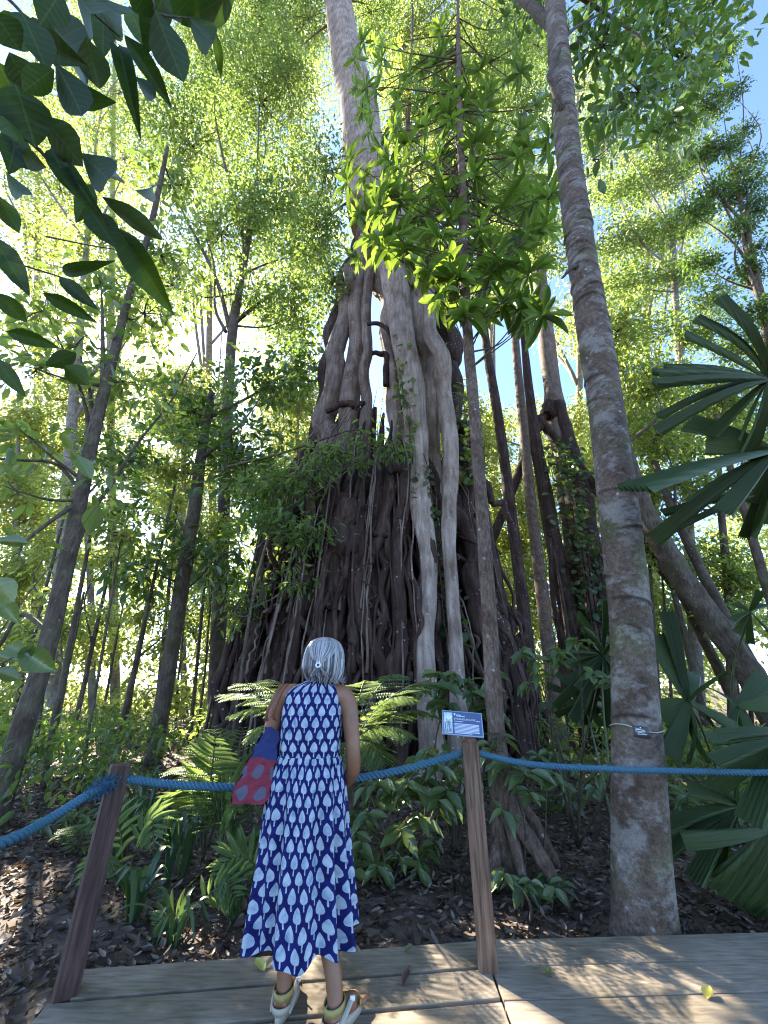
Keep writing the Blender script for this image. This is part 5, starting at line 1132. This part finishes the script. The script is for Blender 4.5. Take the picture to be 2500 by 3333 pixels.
# ================================================================== overhanging branch with big leaves, upper left
def leaf_px(parent, kind, b0, t0, wpx, d0, d1, roll=.5):
    P0, P1 = atd(*b0, d0), atd(*t0, d1); D = P1 - P0; Lg = np.linalg.norm(D); Wd = wpx * (d0 + d1) / 2 / F
    Nn = unit(CAM - P0) + rng.normal(size=3) * roll * .3; Nn = Nn * (1 if rng.random() < .5 else -1)
    return leaf_obj(parent, kind, P0, D, Nn, Lg, Wd)
ob = thing('overhanging_branch', 'overhanging branch of big dark leaves with insect holes reaching in overhead', 'branch', atd(-150, 150, 1.9))
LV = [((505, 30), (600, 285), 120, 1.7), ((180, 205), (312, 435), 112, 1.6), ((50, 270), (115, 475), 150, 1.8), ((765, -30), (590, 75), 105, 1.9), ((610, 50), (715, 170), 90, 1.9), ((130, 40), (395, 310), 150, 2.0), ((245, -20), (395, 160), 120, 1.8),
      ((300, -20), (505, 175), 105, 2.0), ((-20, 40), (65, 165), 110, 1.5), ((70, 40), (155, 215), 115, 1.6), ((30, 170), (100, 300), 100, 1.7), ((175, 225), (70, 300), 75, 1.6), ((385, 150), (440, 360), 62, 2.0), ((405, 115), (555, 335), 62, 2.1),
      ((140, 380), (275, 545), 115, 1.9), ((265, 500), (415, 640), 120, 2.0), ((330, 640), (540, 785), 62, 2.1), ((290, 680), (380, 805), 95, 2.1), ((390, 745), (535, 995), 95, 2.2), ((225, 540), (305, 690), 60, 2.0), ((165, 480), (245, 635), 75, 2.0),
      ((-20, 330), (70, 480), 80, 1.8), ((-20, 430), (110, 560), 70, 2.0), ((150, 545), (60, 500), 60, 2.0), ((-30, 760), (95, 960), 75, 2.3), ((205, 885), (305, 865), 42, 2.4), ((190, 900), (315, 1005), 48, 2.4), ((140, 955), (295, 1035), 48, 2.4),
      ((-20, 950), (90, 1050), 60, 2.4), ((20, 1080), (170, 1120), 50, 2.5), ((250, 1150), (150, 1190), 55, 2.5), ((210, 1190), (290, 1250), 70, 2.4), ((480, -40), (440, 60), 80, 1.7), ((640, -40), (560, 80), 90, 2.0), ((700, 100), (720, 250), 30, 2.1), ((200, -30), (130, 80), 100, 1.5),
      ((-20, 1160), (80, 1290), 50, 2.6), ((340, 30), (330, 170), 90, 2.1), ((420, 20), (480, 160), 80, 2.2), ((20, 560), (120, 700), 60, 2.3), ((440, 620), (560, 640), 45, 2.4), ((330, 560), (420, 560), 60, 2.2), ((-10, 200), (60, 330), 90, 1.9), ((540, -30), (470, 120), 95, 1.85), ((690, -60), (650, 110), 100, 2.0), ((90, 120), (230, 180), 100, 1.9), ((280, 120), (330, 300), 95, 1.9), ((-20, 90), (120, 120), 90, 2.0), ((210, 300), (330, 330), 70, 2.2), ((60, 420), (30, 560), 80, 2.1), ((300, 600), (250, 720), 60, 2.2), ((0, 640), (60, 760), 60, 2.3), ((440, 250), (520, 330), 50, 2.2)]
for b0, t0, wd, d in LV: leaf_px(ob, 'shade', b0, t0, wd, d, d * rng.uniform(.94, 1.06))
mb = MB()
for pts, r0 in (([(-200, 40, 1.9), (0, 380, 1.9), (120, 480, 1.95), (240, 620, 2.05), (300, 690, 2.1), (390, 750, 2.15), (430, 800, 2.2)], .012), ([(-150, -150, 1.7), (60, 30, 1.7), (180, 215, 1.7)], .011), ([(100, -250, 1.8), (245, -20, 1.85), (400, 130, 2.0)], .011),
                ([(300, -250, 1.8), (480, -40, 1.8), (510, 40, 1.75), (620, 60, 1.9)], .011), ([(-200, 760, 2.3), (0, 840, 2.35), (190, 900, 2.4), (260, 940, 2.4)], .008), ([(150, 770, 2.6), (300, 800, 2.6), (400, 815, 2.6)], .006)):
    tube(mb, spline([atd(*p) for p in pts], 24), np.linspace(r0, .003, 24), 6)
obj('twigs', mb.mesh('twigs'), BM['twig'], ob)['kind'] = 'stuff'
# broad leaves entering at the left edge
le = thing('edge_sapling', 'sapling with a few broad pale leaves poking in beside the leaning trunk', 'plant', gnd(-120, 2900, GZ))
for b0, t0, wd, d in (((70, 2120), (172, 2180), 78, 3.0), ((20, 2100), (90, 2130), 50, 3.0), ((-30, 2120), (70, 2150), 40, 3.1), ((-20, 1950), (60, 2010), 60, 3.0), ((-30, 1760), (110, 1765), 40, 3.1), ((-30, 1880), (50, 1960), 80, 2.8), ((110, 2090), (60, 2160), 40, 3.0), ((-20, 2180), (70, 2210), 50, 3.0), ((320, 1640), (285, 1740), 60, 4.2), ((250, 1480), (300, 1560), 50, 4.4)):
    leaf_px(le, 'shrub', b0, t0, wd, d, d)
mb = MB(); p0 = gnd(-120, 2900, GZ)
for q in ((70, 2120, 3.0), (-20, 1950, 3.0), (-30, 1760, 3.1), (320, 1640, 4.2)): tube(mb, spline([p0, atd(-140, 2300, 3.0), atd(*q)], 16), np.linspace(.014, .004, 16), 5)
obj('stem', mb.mesh('stem'), BM['twig'], le)['kind'] = 'stuff'

# ================================================================== fan palms
def seg_mesh(tap, droop, npl=6, blunt=True):
    n = 12; k = npl * 2 + 1; V, UV = [], []; u = np.linspace(0, 1, n)
    for i in range(n):
        wd = .5 * (tap + (1 - tap) * u[i] ** .8) if blunt else .5 * math.sin(math.pi * (.08 + .9 * u[i]) ) ** .7
        for j in range(k):
            s = j / (k - 1) * 2 - 1; x = u[i] + (.035 * ((j % 2) - .5) if i == n - 1 else 0)
            V.append((x, s * wd, 0.05 * (j % 2) * min(1, wd * 3) - droop * u[i] ** 2.2)); UV.append((u[i], s * wd))
    q = [(i * k + j, (i + 1) * k + j, (i + 1) * k + j + 1, i * k + j + 1) for i in range(n - 1) for j in range(k - 1)]
    me = mesh_np('segment', V, [np.array(q)], None, UV, smooth=False); me.materials.append(LM['palm']); return me
SEG = [seg_mesh(.22, dr) for dr in (.05, .15, .28)]
SEGP = [seg_mesh(.1, dr, 2, False) for dr in (.1, .2, .35)]
petm = plain('petiole_green', (.07, .09, .03), .5, noise=.2)
def fan_palm(label, leaves, base, name='fan_palm', segs=SEG):
    t = thing(name, label, 'palm', base)
    for hub, d, ends, sup in leaves:
        H = atd(*hub, d); mb = MB(); m = (H + base) / 2 + np.array([0, 0, .25 * np.linalg.norm(H - base)]) * .6
        tube(mb, spline([base, m, H], 18), np.linspace(.014, .008, 18), 6); fl = obj('fan_leaf', mb.mesh('fan_leaf'), petm, t)
        for e in ends:
            ed = d * (e[3] if len(e) > 3 else rng.uniform(.9, 1.08)); P1 = atd(e[0], e[1], ed); D = P1 - H; Lg = np.linalg.norm(D); Wd = e[2] * ed / F
            Nn = np.asarray(sup, float) + rng.normal(size=3) * .25; M = leaf_M(H, D, Nn, Lg, Wd); obj('segment', random.choice(segs), None, fl, M)
    return t
CU = (-.1, -.8, .5)
fan_palm('tall fan palm spreading dark finger segments over the edge of the path', [
    ((2500, 1238), 2.7, [(2352, 985, 60), (2238, 1082, 62), (2190, 1158, 48), (2138, 1202, 36), (2138, 1238, 32), (2158, 1280, 40), (2195, 1318, 44), (2312, 1412, 48), (2400, 1440, 52), (2480, 1480, 50), (2440, 930, 60), (2530, 960, 60)], CU),
    ((2520, 1470), 2.75, [(2060, 1575, 130, .92), (2180, 1500, 44), (2300, 1445, 70), (2250, 1355, 80, 1.1), (2152, 1700, 56), (2370, 1640, 62), (2415, 1762, 32), (2480, 1740, 50), (2230, 1620, 34, 1.1), (2470, 1640, 50)], CU),
    ((2520, 1600), 2.9, [(2170, 1640, 26), (2250, 1660, 22), (2470, 1700, 60), (2380, 1600, 40)], CU)], gnd(2900, 2700, GZ))
fan_palm('fan palm leaf with radiating pleats growing left of the ringed trunk', [
    ((1962, 2130), 4.6, [(1845, 2085, 18), (1840, 2110, 18), (1838, 2140, 20), (1845, 2170, 20), (1850, 2200, 22), (1812, 2300, 34), (1866, 2345, 34), (1916, 2380, 34), (1992, 2372, 34), (2040, 2320, 34), (1890, 2005, 40), (1920, 2020, 34), (1976, 1955, 26), (2040, 2030, 30), (2080, 2110, 30), (2060, 2230, 34), (1880, 2240, 26)], (-.1, -1, .25)),
    ((1900, 2280), 5.0, [(1830, 2190, 24), (1800, 2230, 24), (1760, 2290, 28), (1810, 2330, 30), (1960, 2360, 30), (1990, 2300, 28)], (-.1, -1, .35))], gnd(2010, 2750, GZ))
fan_palm('fan palm with broad squared segments hanging to the right of the ringed trunk', [
    ((2240, 2285), 3.0, [(2190, 2455, 74), (2130, 2065, 80, 1.1), (2175, 1985, 52, 1.1), (2305, 2485, 44), (2410, 2375, 56), (2335, 2330, 50), (2140, 2320, 90, 1.05), (2250, 2150, 90, 1.1), (2350, 2190, 60), (2260, 2470, 44)], CU),
    ((2400, 2300), 3.2, [(2500, 2200, 70), (2520, 2290, 60), (2480, 2420, 60), (2330, 2230, 60), (2440, 2440, 50), (2360, 2400, 46)], CU),
    ((2440, 1990), 3.4, [(2390, 1960, 26), (2385, 2010, 26), (2395, 2060, 26), (2530, 1940, 46), (2520, 2070, 46), (2480, 1930, 30), (2440, 2100, 26)], CU)], gnd(2420, 2760, GZ))
fan_palm('low sprawling fan palm spilling dark fronds over the deck edge', [
    ((2580, 2390), 2.5, [(2310, 2400, 44), (2325, 2470, 50), (2330, 2560, 60), (2420, 2640, 90), (2480, 2700, 90), (2400, 2360, 44)], CU),
    ((2405, 2620), 2.9, [(2165, 2660, 56), (2180, 2710, 50), (2170, 2750, 44), (2255, 2860, 60), (2325, 2840, 56), (2240, 2560, 56), (2300, 2530, 60), (2400, 2480, 60), (2480, 2560, 70), (2500, 2680, 60)], (-.1, -.6, .8)),
    ((2520, 2690), 2.6, [(2440, 2985, 170, .95), (2370, 2900, 90, .98), (2520, 3010, 150, .95), (2300, 2760, 60), (2480, 2870, 100)], (-.3, -.8, .4)),
    ((2190, 2860), 3.3, [(2260, 3010, 70, .96), (2340, 3010, 70, .93), (2420, 3015, 60, .92), (2470, 3000, 50, .94), (2220, 3010, 50, .97)], (0, -.5, .9))], gnd(2600, 2860, GZ))

# ================================================================== ferns
def pinna_mesh(n=12):
    mb = MB(); tube(mb, spline([(0, 0, 0), (.5, 0, .01), (1, 0, -.08)], 8), np.linspace(.008, .003, 8), 4, cap=False)
    u = np.repeat(np.linspace(.06, .97, n), 2); s = np.tile([-1, 1], n); Lg = .17 * np.sin(np.clip(math.pi * (u * .75 + .22), 0, math.pi)) ** .8 + .015
    P = np.stack([u, u * 0, .01 - .09 * u ** 2], 1); D = np.stack([.35 + 0 * u, s, -.15 + 0 * u], 1); Nn = np.stack([0 * u, s * -.15, 1 + 0 * u], 1)
    leaf_cloud(mb, P, D, Nn, Lg * 1.2, .058, T2); me = mb.mesh('pinna', False); me.materials.append(LM['fern']); return me
PIN = [pinna_mesh(12), pinna_mesh(13)]
stipe = plain('fern_stipe', (.08, .07, .03), .6, noise=.3)
def frond(parent, P0, P1, arch, plen, n=15, name='frond', meshes=PIN, wide=.72, sway=.55, nose=None, start=.15, up=(0, 0, 1)):
    P0, P1 = np.asarray(P0), np.asarray(P1); D = P1 - P0; Lg = np.linalg.norm(D)
    sp = spline([P0, P0 + D * .35 + np.array([0, 0, arch * Lg]), P0 + D * .72 + np.array([0, 0, arch * Lg * .9]), P1], 30)
    mb = MB(); tube(mb, sp, np.linspace(.009, .002, 30) * (Lg + .3), 5); fr = obj(name, mb.mesh(name), stipe, parent)
    T = unit(np.gradient(sp, axis=0))
    for i in range(n):
        u = start + (1 - start) * (i / (n - 1)) ** .95; k = min(29, int(u * 29)); prof = math.sin(math.pi * min(1, .30 + .68 * (u - start) / (1 - start))) ** .75
        side = unit(np.cross(T[k], up))
        for s in (-1, 1):
            d = side * s + T[k] * sway + np.array([0, 0, -.18]) + rng.normal(size=3) * .06; L_ = plen * (1.3 if meshes is PIN else 1.0) * (prof + .05) * rng.uniform(.92, 1.08)
            obj('pinna' if meshes is PIN else 'leaflet', random.choice(meshes), None, fr, leaf_M(sp[k], d, np.asarray(up, float) + rng.normal(size=3) * .12, L_, L_ * wide))
    return fr
fe = thing('tree_fern', 'lacy tree fern arching its fronds left behind the person', 'fern', gnd(960, 2720, GZ) + [0, .9, 0])
b0 = np.array([-.62, 4.05, .85])
for tip, d, ar, pl, n in (((712, 2262), 3.55, .12, .26, 16), ((745, 2330), 3.35, .16, .24, 15), ((800, 2410), 3.2, .2, .22, 14), ((770, 2225), 4.0, .12, .26, 15), ((900, 2270), 3.3, .2, .22, 14), ((850, 2215), 4.4, .12, .24, 14)): frond(fe, b0, atd(*tip, d), ar, pl, n)
mb = MB(); tube(mb, spline([(b0[0], b0[1], GZ - .1), (b0[0] + .02, b0[1], .3), b0], 14), np.linspace(.08, .06, 14), 10, rough=.15); obj('trunk', mb.mesh('trunk'), BM['brown'], fe)
fe = thing('tree_fern', 'sunlit tree fern fanning out between the person and the sign', 'fern', gnd(1180, 2720, GZ) + [0, .9, 0])
b0 = np.array([-.3, 4.1, .82])
for tip, d, ar, pl, n in (((1440, 2228), 4.0, .16, .28, 17), ((1345, 2275), 3.5, .18, .28, 16), ((1340, 2395), 3.4, .16, .26, 15), ((1255, 2490), 3.25, .18, .24, 14), ((1180, 2500), 3.2, .22, .22, 13), ((1300, 2195), 4.5, .14, .24, 15), ((1190, 2215), 4.3, .14, .22, 14), ((1420, 2330), 3.9, .14, .26, 15)): frond(fe, b0, atd(*tip, d), ar, pl, n)
mb = MB(); tube(mb, spline([(b0[0], b0[1], GZ - .1), (b0[0] + .02, b0[1], .3), b0], 14), np.linspace(.08, .06, 14), 10, rough=.15); obj('trunk', mb.mesh('trunk'), BM['brown'], fe)
fe = thing('fern', 'yellowish lower fern spreading under the tote bag', 'fern', gnd(770, 2740, GZ))
b0 = np.array([-1.28, 3.9, .1])
for tip, d, ar, pl, n in (((700, 2365), 3.6, .1, .22, 14), ((790, 2370), 3.6, .12, .22, 14), ((640, 2420), 3.5, .14, .2, 13), ((860, 2420), 3.5, .14, .2, 13), ((560, 2500), 3.4, .2, .2, 13), ((860, 2520), 3.2, .2, .2, 12)): frond(fe, b0, atd(*tip, d), ar, pl, n)
fe = thing('fern', 'dark fern tucked behind the brown post under the rope', 'fern', gnd(1480, 2760, GZ))
b0 = gnd(1470, 2760, GZ) + [0, 0, .1]
for tip, d, ar, pl, n in (((1530, 2520), 3.4, .15, .2, 13), ((1380, 2560), 3.4, .2, .2, 12), ((1520, 2640), 3.2, .2, .18, 12), ((1420, 2700), 3.1, .25, .18, 12), ((1560, 2580), 3.7, .2, .2, 12)): frond(fe, b0, atd(*tip, d), ar, pl, n)
for lab, b_, tips in (('small bright fern on the litter near the ringed trunk', (1790, 2660), ((1740, 2600), (1800, 2590), (1840, 2630), (1770, 2570))), ('small fern clump sprouting among litter at the left of the dark post', (250, 2780), ((170, 2720), (240, 2700), (300, 2700), (200, 2790), (330, 2760)))):
    q = gnd(*b_, GZ); fe = thing('fern', lab, 'fern', q); d = (q - CAM) @ FW
    for tp_ in tips: frond(fe, q, atd(*tp_, d * rng.uniform(.93, 1.03)), .2, .13, 11)

# ---- pinnate palm fronds
LEAFLET = [leaf_mesh('leaflet', [(0, .1), (.15, .42), (.5, .5), (.8, .3), (1, 0)], .3, c_) for c_ in (.12, .25, .4)]
for me in LEAFLET: me.materials.append(LM['fern'])
def pinnate(label, base, tips, plen, n, wide=.2, arch=.1, start=.3, name='palm_seedling', up=None):
    q = np.asarray(base); t = thing(name, label, 'palm', q)
    for tp_, d, ar in tips: frond(t, q, atd(*tp_, d), ar, plen, n, 'frond', LEAFLET, wide, .62, start=start, up=(0, -.8, .6) if up is None else up)
    return t
pinnate('upright feathery palm frond standing between the dark post and the tote bag', gnd(660, 2800, GZ), [((702, 2385), 3.25, .02), ((610, 2560), 3.3, .12), ((770, 2640), 3.0, .18)], .3, 15, .17, start=.32, up=(0, -1, .25))
pinnate('drooping pale palm frond beside the hem of the dress', gnd(880, 2960, GZ), [((700, 2860), 2.55, .35), ((860, 2700), 2.9, .15)], .2, 13, .18)
pinnate('grey green palm frond nodding just right of the dark post', gnd(400, 2900, GZ), [((500, 2760), 2.75, .4), ((340, 2650), 3.0, .25), ((270, 2880), 2.6, .3)], .17, 13, .2)
pinnate('low feathery frond arching over litter in front of the ferns', gnd(610, 3040, GZ), [((770, 2930), 2.45, .35), ((500, 3020), 2.4, .3)], .15, 11, .2)

# ---- strap-leaved plants
def strap_plant(label, base, n, Lg, Wd, spread=.5, name='strap_plant', mat='grass'):
    q = np.asarray(base, float); t = thing(name, label, 'plant', q)
    for i in range(n):
        a = rng.uniform(0, 2 * math.pi); l = Lg * rng.uniform(.6, 1.15); o_ = np.array([math.cos(a), math.sin(a), 0]) * spread * rng.uniform(.3, 1.1)
        P = spline([q + o_ * .05, q + o_ * .35 * l + [0, 0, l * .55], q + o_ * .75 * l + [0, 0, l * .8], q + o_ * 1.25 * l + [0, 0, l * rng.uniform(.45, .85)]], 14)
        T = unit(np.gradient(P, axis=0)); S = unit(np.cross(T, [o_[0] * .2 + 1e-3, o_[1] * .2, 1])); wv = Wd * np.sin(np.linspace(.25, math.pi, 14)) ** .7
        V = np.concatenate([P - S * wv[:, None] / 2, P + [0, 0, -.12 * Wd], P + S * wv[:, None] / 2]); i0 = np.arange(13)
        mb = MB(); mb.add(V, [np.concatenate([np.stack([i0, i0 + 1, i0 + 15, i0 + 14], 1), np.stack([i0 + 14, i0 + 15, i0 + 29, i0 + 28], 1)])], rng.random()); obj('blade', mb.mesh('blade'), LM[mat], t)
for lab, bpx, n, l, wd, spd in (('tall upright clump of dark green strap leaves on the litter', (540, 2890), 22, .55, .04, .35), ('dark leafy tuft near the foot of the dark post', (430, 3020), 16, .4, .045, .7), ('bluish bent strap leaves beside the upright frond', (590, 2860), 12, .5, .05, .6),
                                ('fine grassy tuft in the litter left of the dress hem', (760, 3010), 22, .34, .018, .7), ('dull sprawling tuft close to the deck edge', (560, 3080), 16, .28, .03, 1.0), ('narrow leaved tuft against the left of the feathery palm', (470, 2750), 14, .55, .035, .5),
                                ('stiff dry looking spray of leaves beside the dress', (840, 2900), 12, .45, .03, .5), ('slim arching clump behind the rope near the dark post', (430, 2690), 14, .6, .04, .6), ('broad bent blades rising behind the low litter right of the dark post', (380, 2800), 10, .5, .06, .7)):
    strap_plant(lab, gnd(*bpx, GZ), n, l, wd, spd)

# ================================================================== broad-leaved shrubs
def shrub(name, label, base, blobs, Lg, asp=.45, droop=.35, cat='shrub', dark=None):
    q = np.asarray(base, float); t = thing(name, label, cat, q); br = MB()
    dk = None
    for (px, py, d, rx, ry, n) in blobs:
        c = atd(px, py, d); s = d / F; nw = max(1, n // 6)
        m = (q + c) / 2 + rng.normal(size=3) * .08; tube(br, spline([q, m, c], 12), np.linspace(.013, .005, 12), 5)
        for k in range(nw):
            e = in_ball(1)[0]; h = c + RT * e[0] * rx * s + UP * e[1] * ry * s + FW * e[2] * .5 * (rx + ry) * s
            if h[2] < .02: h[2] = .02 + rng.random() * .05
            tube(br, spline([c, (c + h) / 2 + [0, 0, .02], h], 6), np.linspace(.005, .003, 6), 4)
            ax = unit(h - c + [0, -.2, .5])
            for j in range(6):
                a = j * 2.2 + rng.random(); s1 = unit(np.cross(ax, [.2, .9, .1])); s2 = np.cross(ax, s1); l = Lg * rng.uniform(.6, 1.25)
                D = s1 * math.cos(a) + s2 * math.sin(a) + ax * rng.uniform(-.1, .5) + np.array([0, 0, -droop]); leaf_obj(t, 'shrub', h - ax * .03 * j * .4, D, ax + rng.normal(size=3) * .2 + [0, -.15, .3], l, l * asp * rng.uniform(.85, 1.15))
    o = obj('stems', br.mesh('stems'), BM['twig'], t); o['kind'] = 'stuff'; return t
shrub('broadleaf_shrub', 'pale broad leaved shrub growing through the rope beside the brown post', gnd(1330, 2850, GZ), [(1390, 2500, 3.2, 110, 60, 42), (1280, 2570, 3.1, 110, 60, 36), (1440, 2560, 3.2, 80, 50, 24), (1210, 2600, 3.0, 60, 50, 18), (1360, 2640, 3.1, 90, 50, 24), (1480, 2470, 3.3, 60, 50, 18)], .17)
shrub('broadleaf_shrub', 'dark dense bush in the shade low between the dress and the brown post', gnd(1260, 2900, GZ), [(1240, 2720, 3.2, 100, 70, 42), (1340, 2760, 3.2, 90, 60, 36), (1200, 2820, 3.0, 70, 60, 30), (1290, 2840, 3.1, 80, 40, 24), (1180, 2700, 3.1, 40, 60, 12)], .13)
shrub('broadleaf_shrub', 'grey green shrub topping out just above the sign', gnd(1480, 2780, GZ), [(1470, 2210, 4.0, 60, 45, 24), (1550, 2230, 4.0, 70, 45, 24), (1400, 2210, 4.1, 50, 40, 12), (1430, 2310, 3.9, 50, 40, 12), (1560, 2330, 3.9, 60, 50, 18), (1600, 2200, 4.1, 40, 30, 12)], .2)
shrub('broadleaf_shrub', 'small broad leaved sapling right of the brown post with hanging leaves', gnd(1705, 2900, GZ), [(1620, 2400, 3.3, 60, 40, 12), (1660, 2520, 3.1, 60, 40, 12), (1740, 2560, 3.1, 50, 50, 12), (1780, 2500, 3.2, 50, 30, 6), (1620, 2600, 3.0, 40, 50, 6), (1600, 2460, 3.3, 40, 30, 6)], .17)
shrub('seedling', 'low seedling with glossy leaves on the litter before the ringed trunk', gnd(1730, 3010, GZ), [(1690, 2900, 2.75, 60, 40, 12), (1800, 2920, 2.7, 70, 40, 18), (1650, 2840, 2.8, 40, 40, 6), (1760, 2970, 2.65, 60, 25, 12)], .13, cat='plant')
shrub('understory_plant', 'tangle of greyish compound leaves hanging in front of the ringed trunk', gnd(1880, 2760, GZ), [(1800, 2150, 3.6, 80, 40, 24), (1880, 2080, 3.7, 60, 40, 12), (1950, 2200, 3.4, 80, 30, 18), (1720, 2120, 3.8, 70, 30, 12), (1760, 2200, 3.7, 60, 40, 12), (2030, 2190, 2.95, 60, 25, 6)], .15, cat='plant')
shrub('understory_plant', 'leafy plants along the foot of the smaller fig below the rope', gnd(1830, 2640, GZ), [(1850, 2480, 4.6, 60, 40, 18), (1720, 2470, 4.6, 50, 40, 12), (1900, 2560, 4.2, 60, 40, 18), (1960, 2500, 4.4, 50, 40, 12), (1830, 2580, 4.2, 60, 40, 18), (1740, 2420, 4.8, 60, 40, 12)], .16, cat='plant')
shrub('understory_plant', 'bushy green plants at the foot of the forked saplings behind the rope', gnd(420, 2680, GZ), [(430, 2590, 4.4, 90, 50, 30), (320, 2620, 4.2, 80, 50, 24), (560, 2620, 4.2, 70, 50, 24), (230, 2660, 4.0, 70, 40, 18), (140, 2680, 3.9, 80, 40, 18), (330, 2420, 5, 90, 50, 18)], .14, asp=.3, cat='plant')
shrub('understory_plant', 'dusky plants crowding the deck corner beside the ringed trunk', gnd(2300, 2760, GZ), [(2280, 2640, 3.8, 90, 60, 24), (2400, 2560, 4, 90, 60, 24), (2200, 2560, 4, 60, 60, 12), (2480, 2700, 3.4, 60, 50, 12)], .17, asp=.3, cat='plant')
shrub('understory_plant', 'shadowy broad leaved plants at the foot of the fig behind the person', gnd(1000, 2700, GZ), [(900, 2480, 4.6, 80, 50, 18), (1180, 2440, 4.6, 60, 50, 12), (830, 2600, 3.9, 60, 50, 12), (980, 2520, 4.4, 90, 40, 18)], .15, cat='plant')

# ================================================================== fallen leaves on the deck
def fallen(label, px, py, Lg, Wd, ang, col, tilt=.25, curl=1.0):
    q = gnd(px, py, 0); m = plain('fallen_leaf', col, .5, noise=.25, scale=40)
    me = leaf_mesh('fallen_leaf', OV, .35 * curl, -.25 * curl, wave=.02); me.materials.append(m)
    zmin = min(v.co.z for v in me.vertices) * Lg
    D = np.array([math.cos(ang), math.sin(ang), 0]); o = obj('fallen_leaf', me, None, None, leaf_M(q + [0, 0, .003 - zmin], D, (rng.normal() * tilt * .0, 0, 1), Lg, Wd)); tag(o, label, 'leaf', 'leaves fallen on the boards')
fallen('yellow fallen leaf on the deck beside the person\'s foot', 860, 3165, .085, .06, 2.4, (.42, .4, .1))
fallen('yellow fallen leaf alone on the right-hand boards', 2300, 3255, .075, .05, .7, (.4, .33, .06))
fallen('curled brown dead leaf on the boards before the brown post', 1310, 3215, .10, .04, 1.1, (.1, .05, .03), curl=1.3)
fallen('small green fallen leaf lying on the right-hand boards', 1795, 3185, .055, .03, 1.9, (.1, .13, .03))
fallen('little crumpled leaf scrap at the deck\'s back edge', 1315, 3100, .05, .03, .2, (.16, .13, .05), curl=1.6)
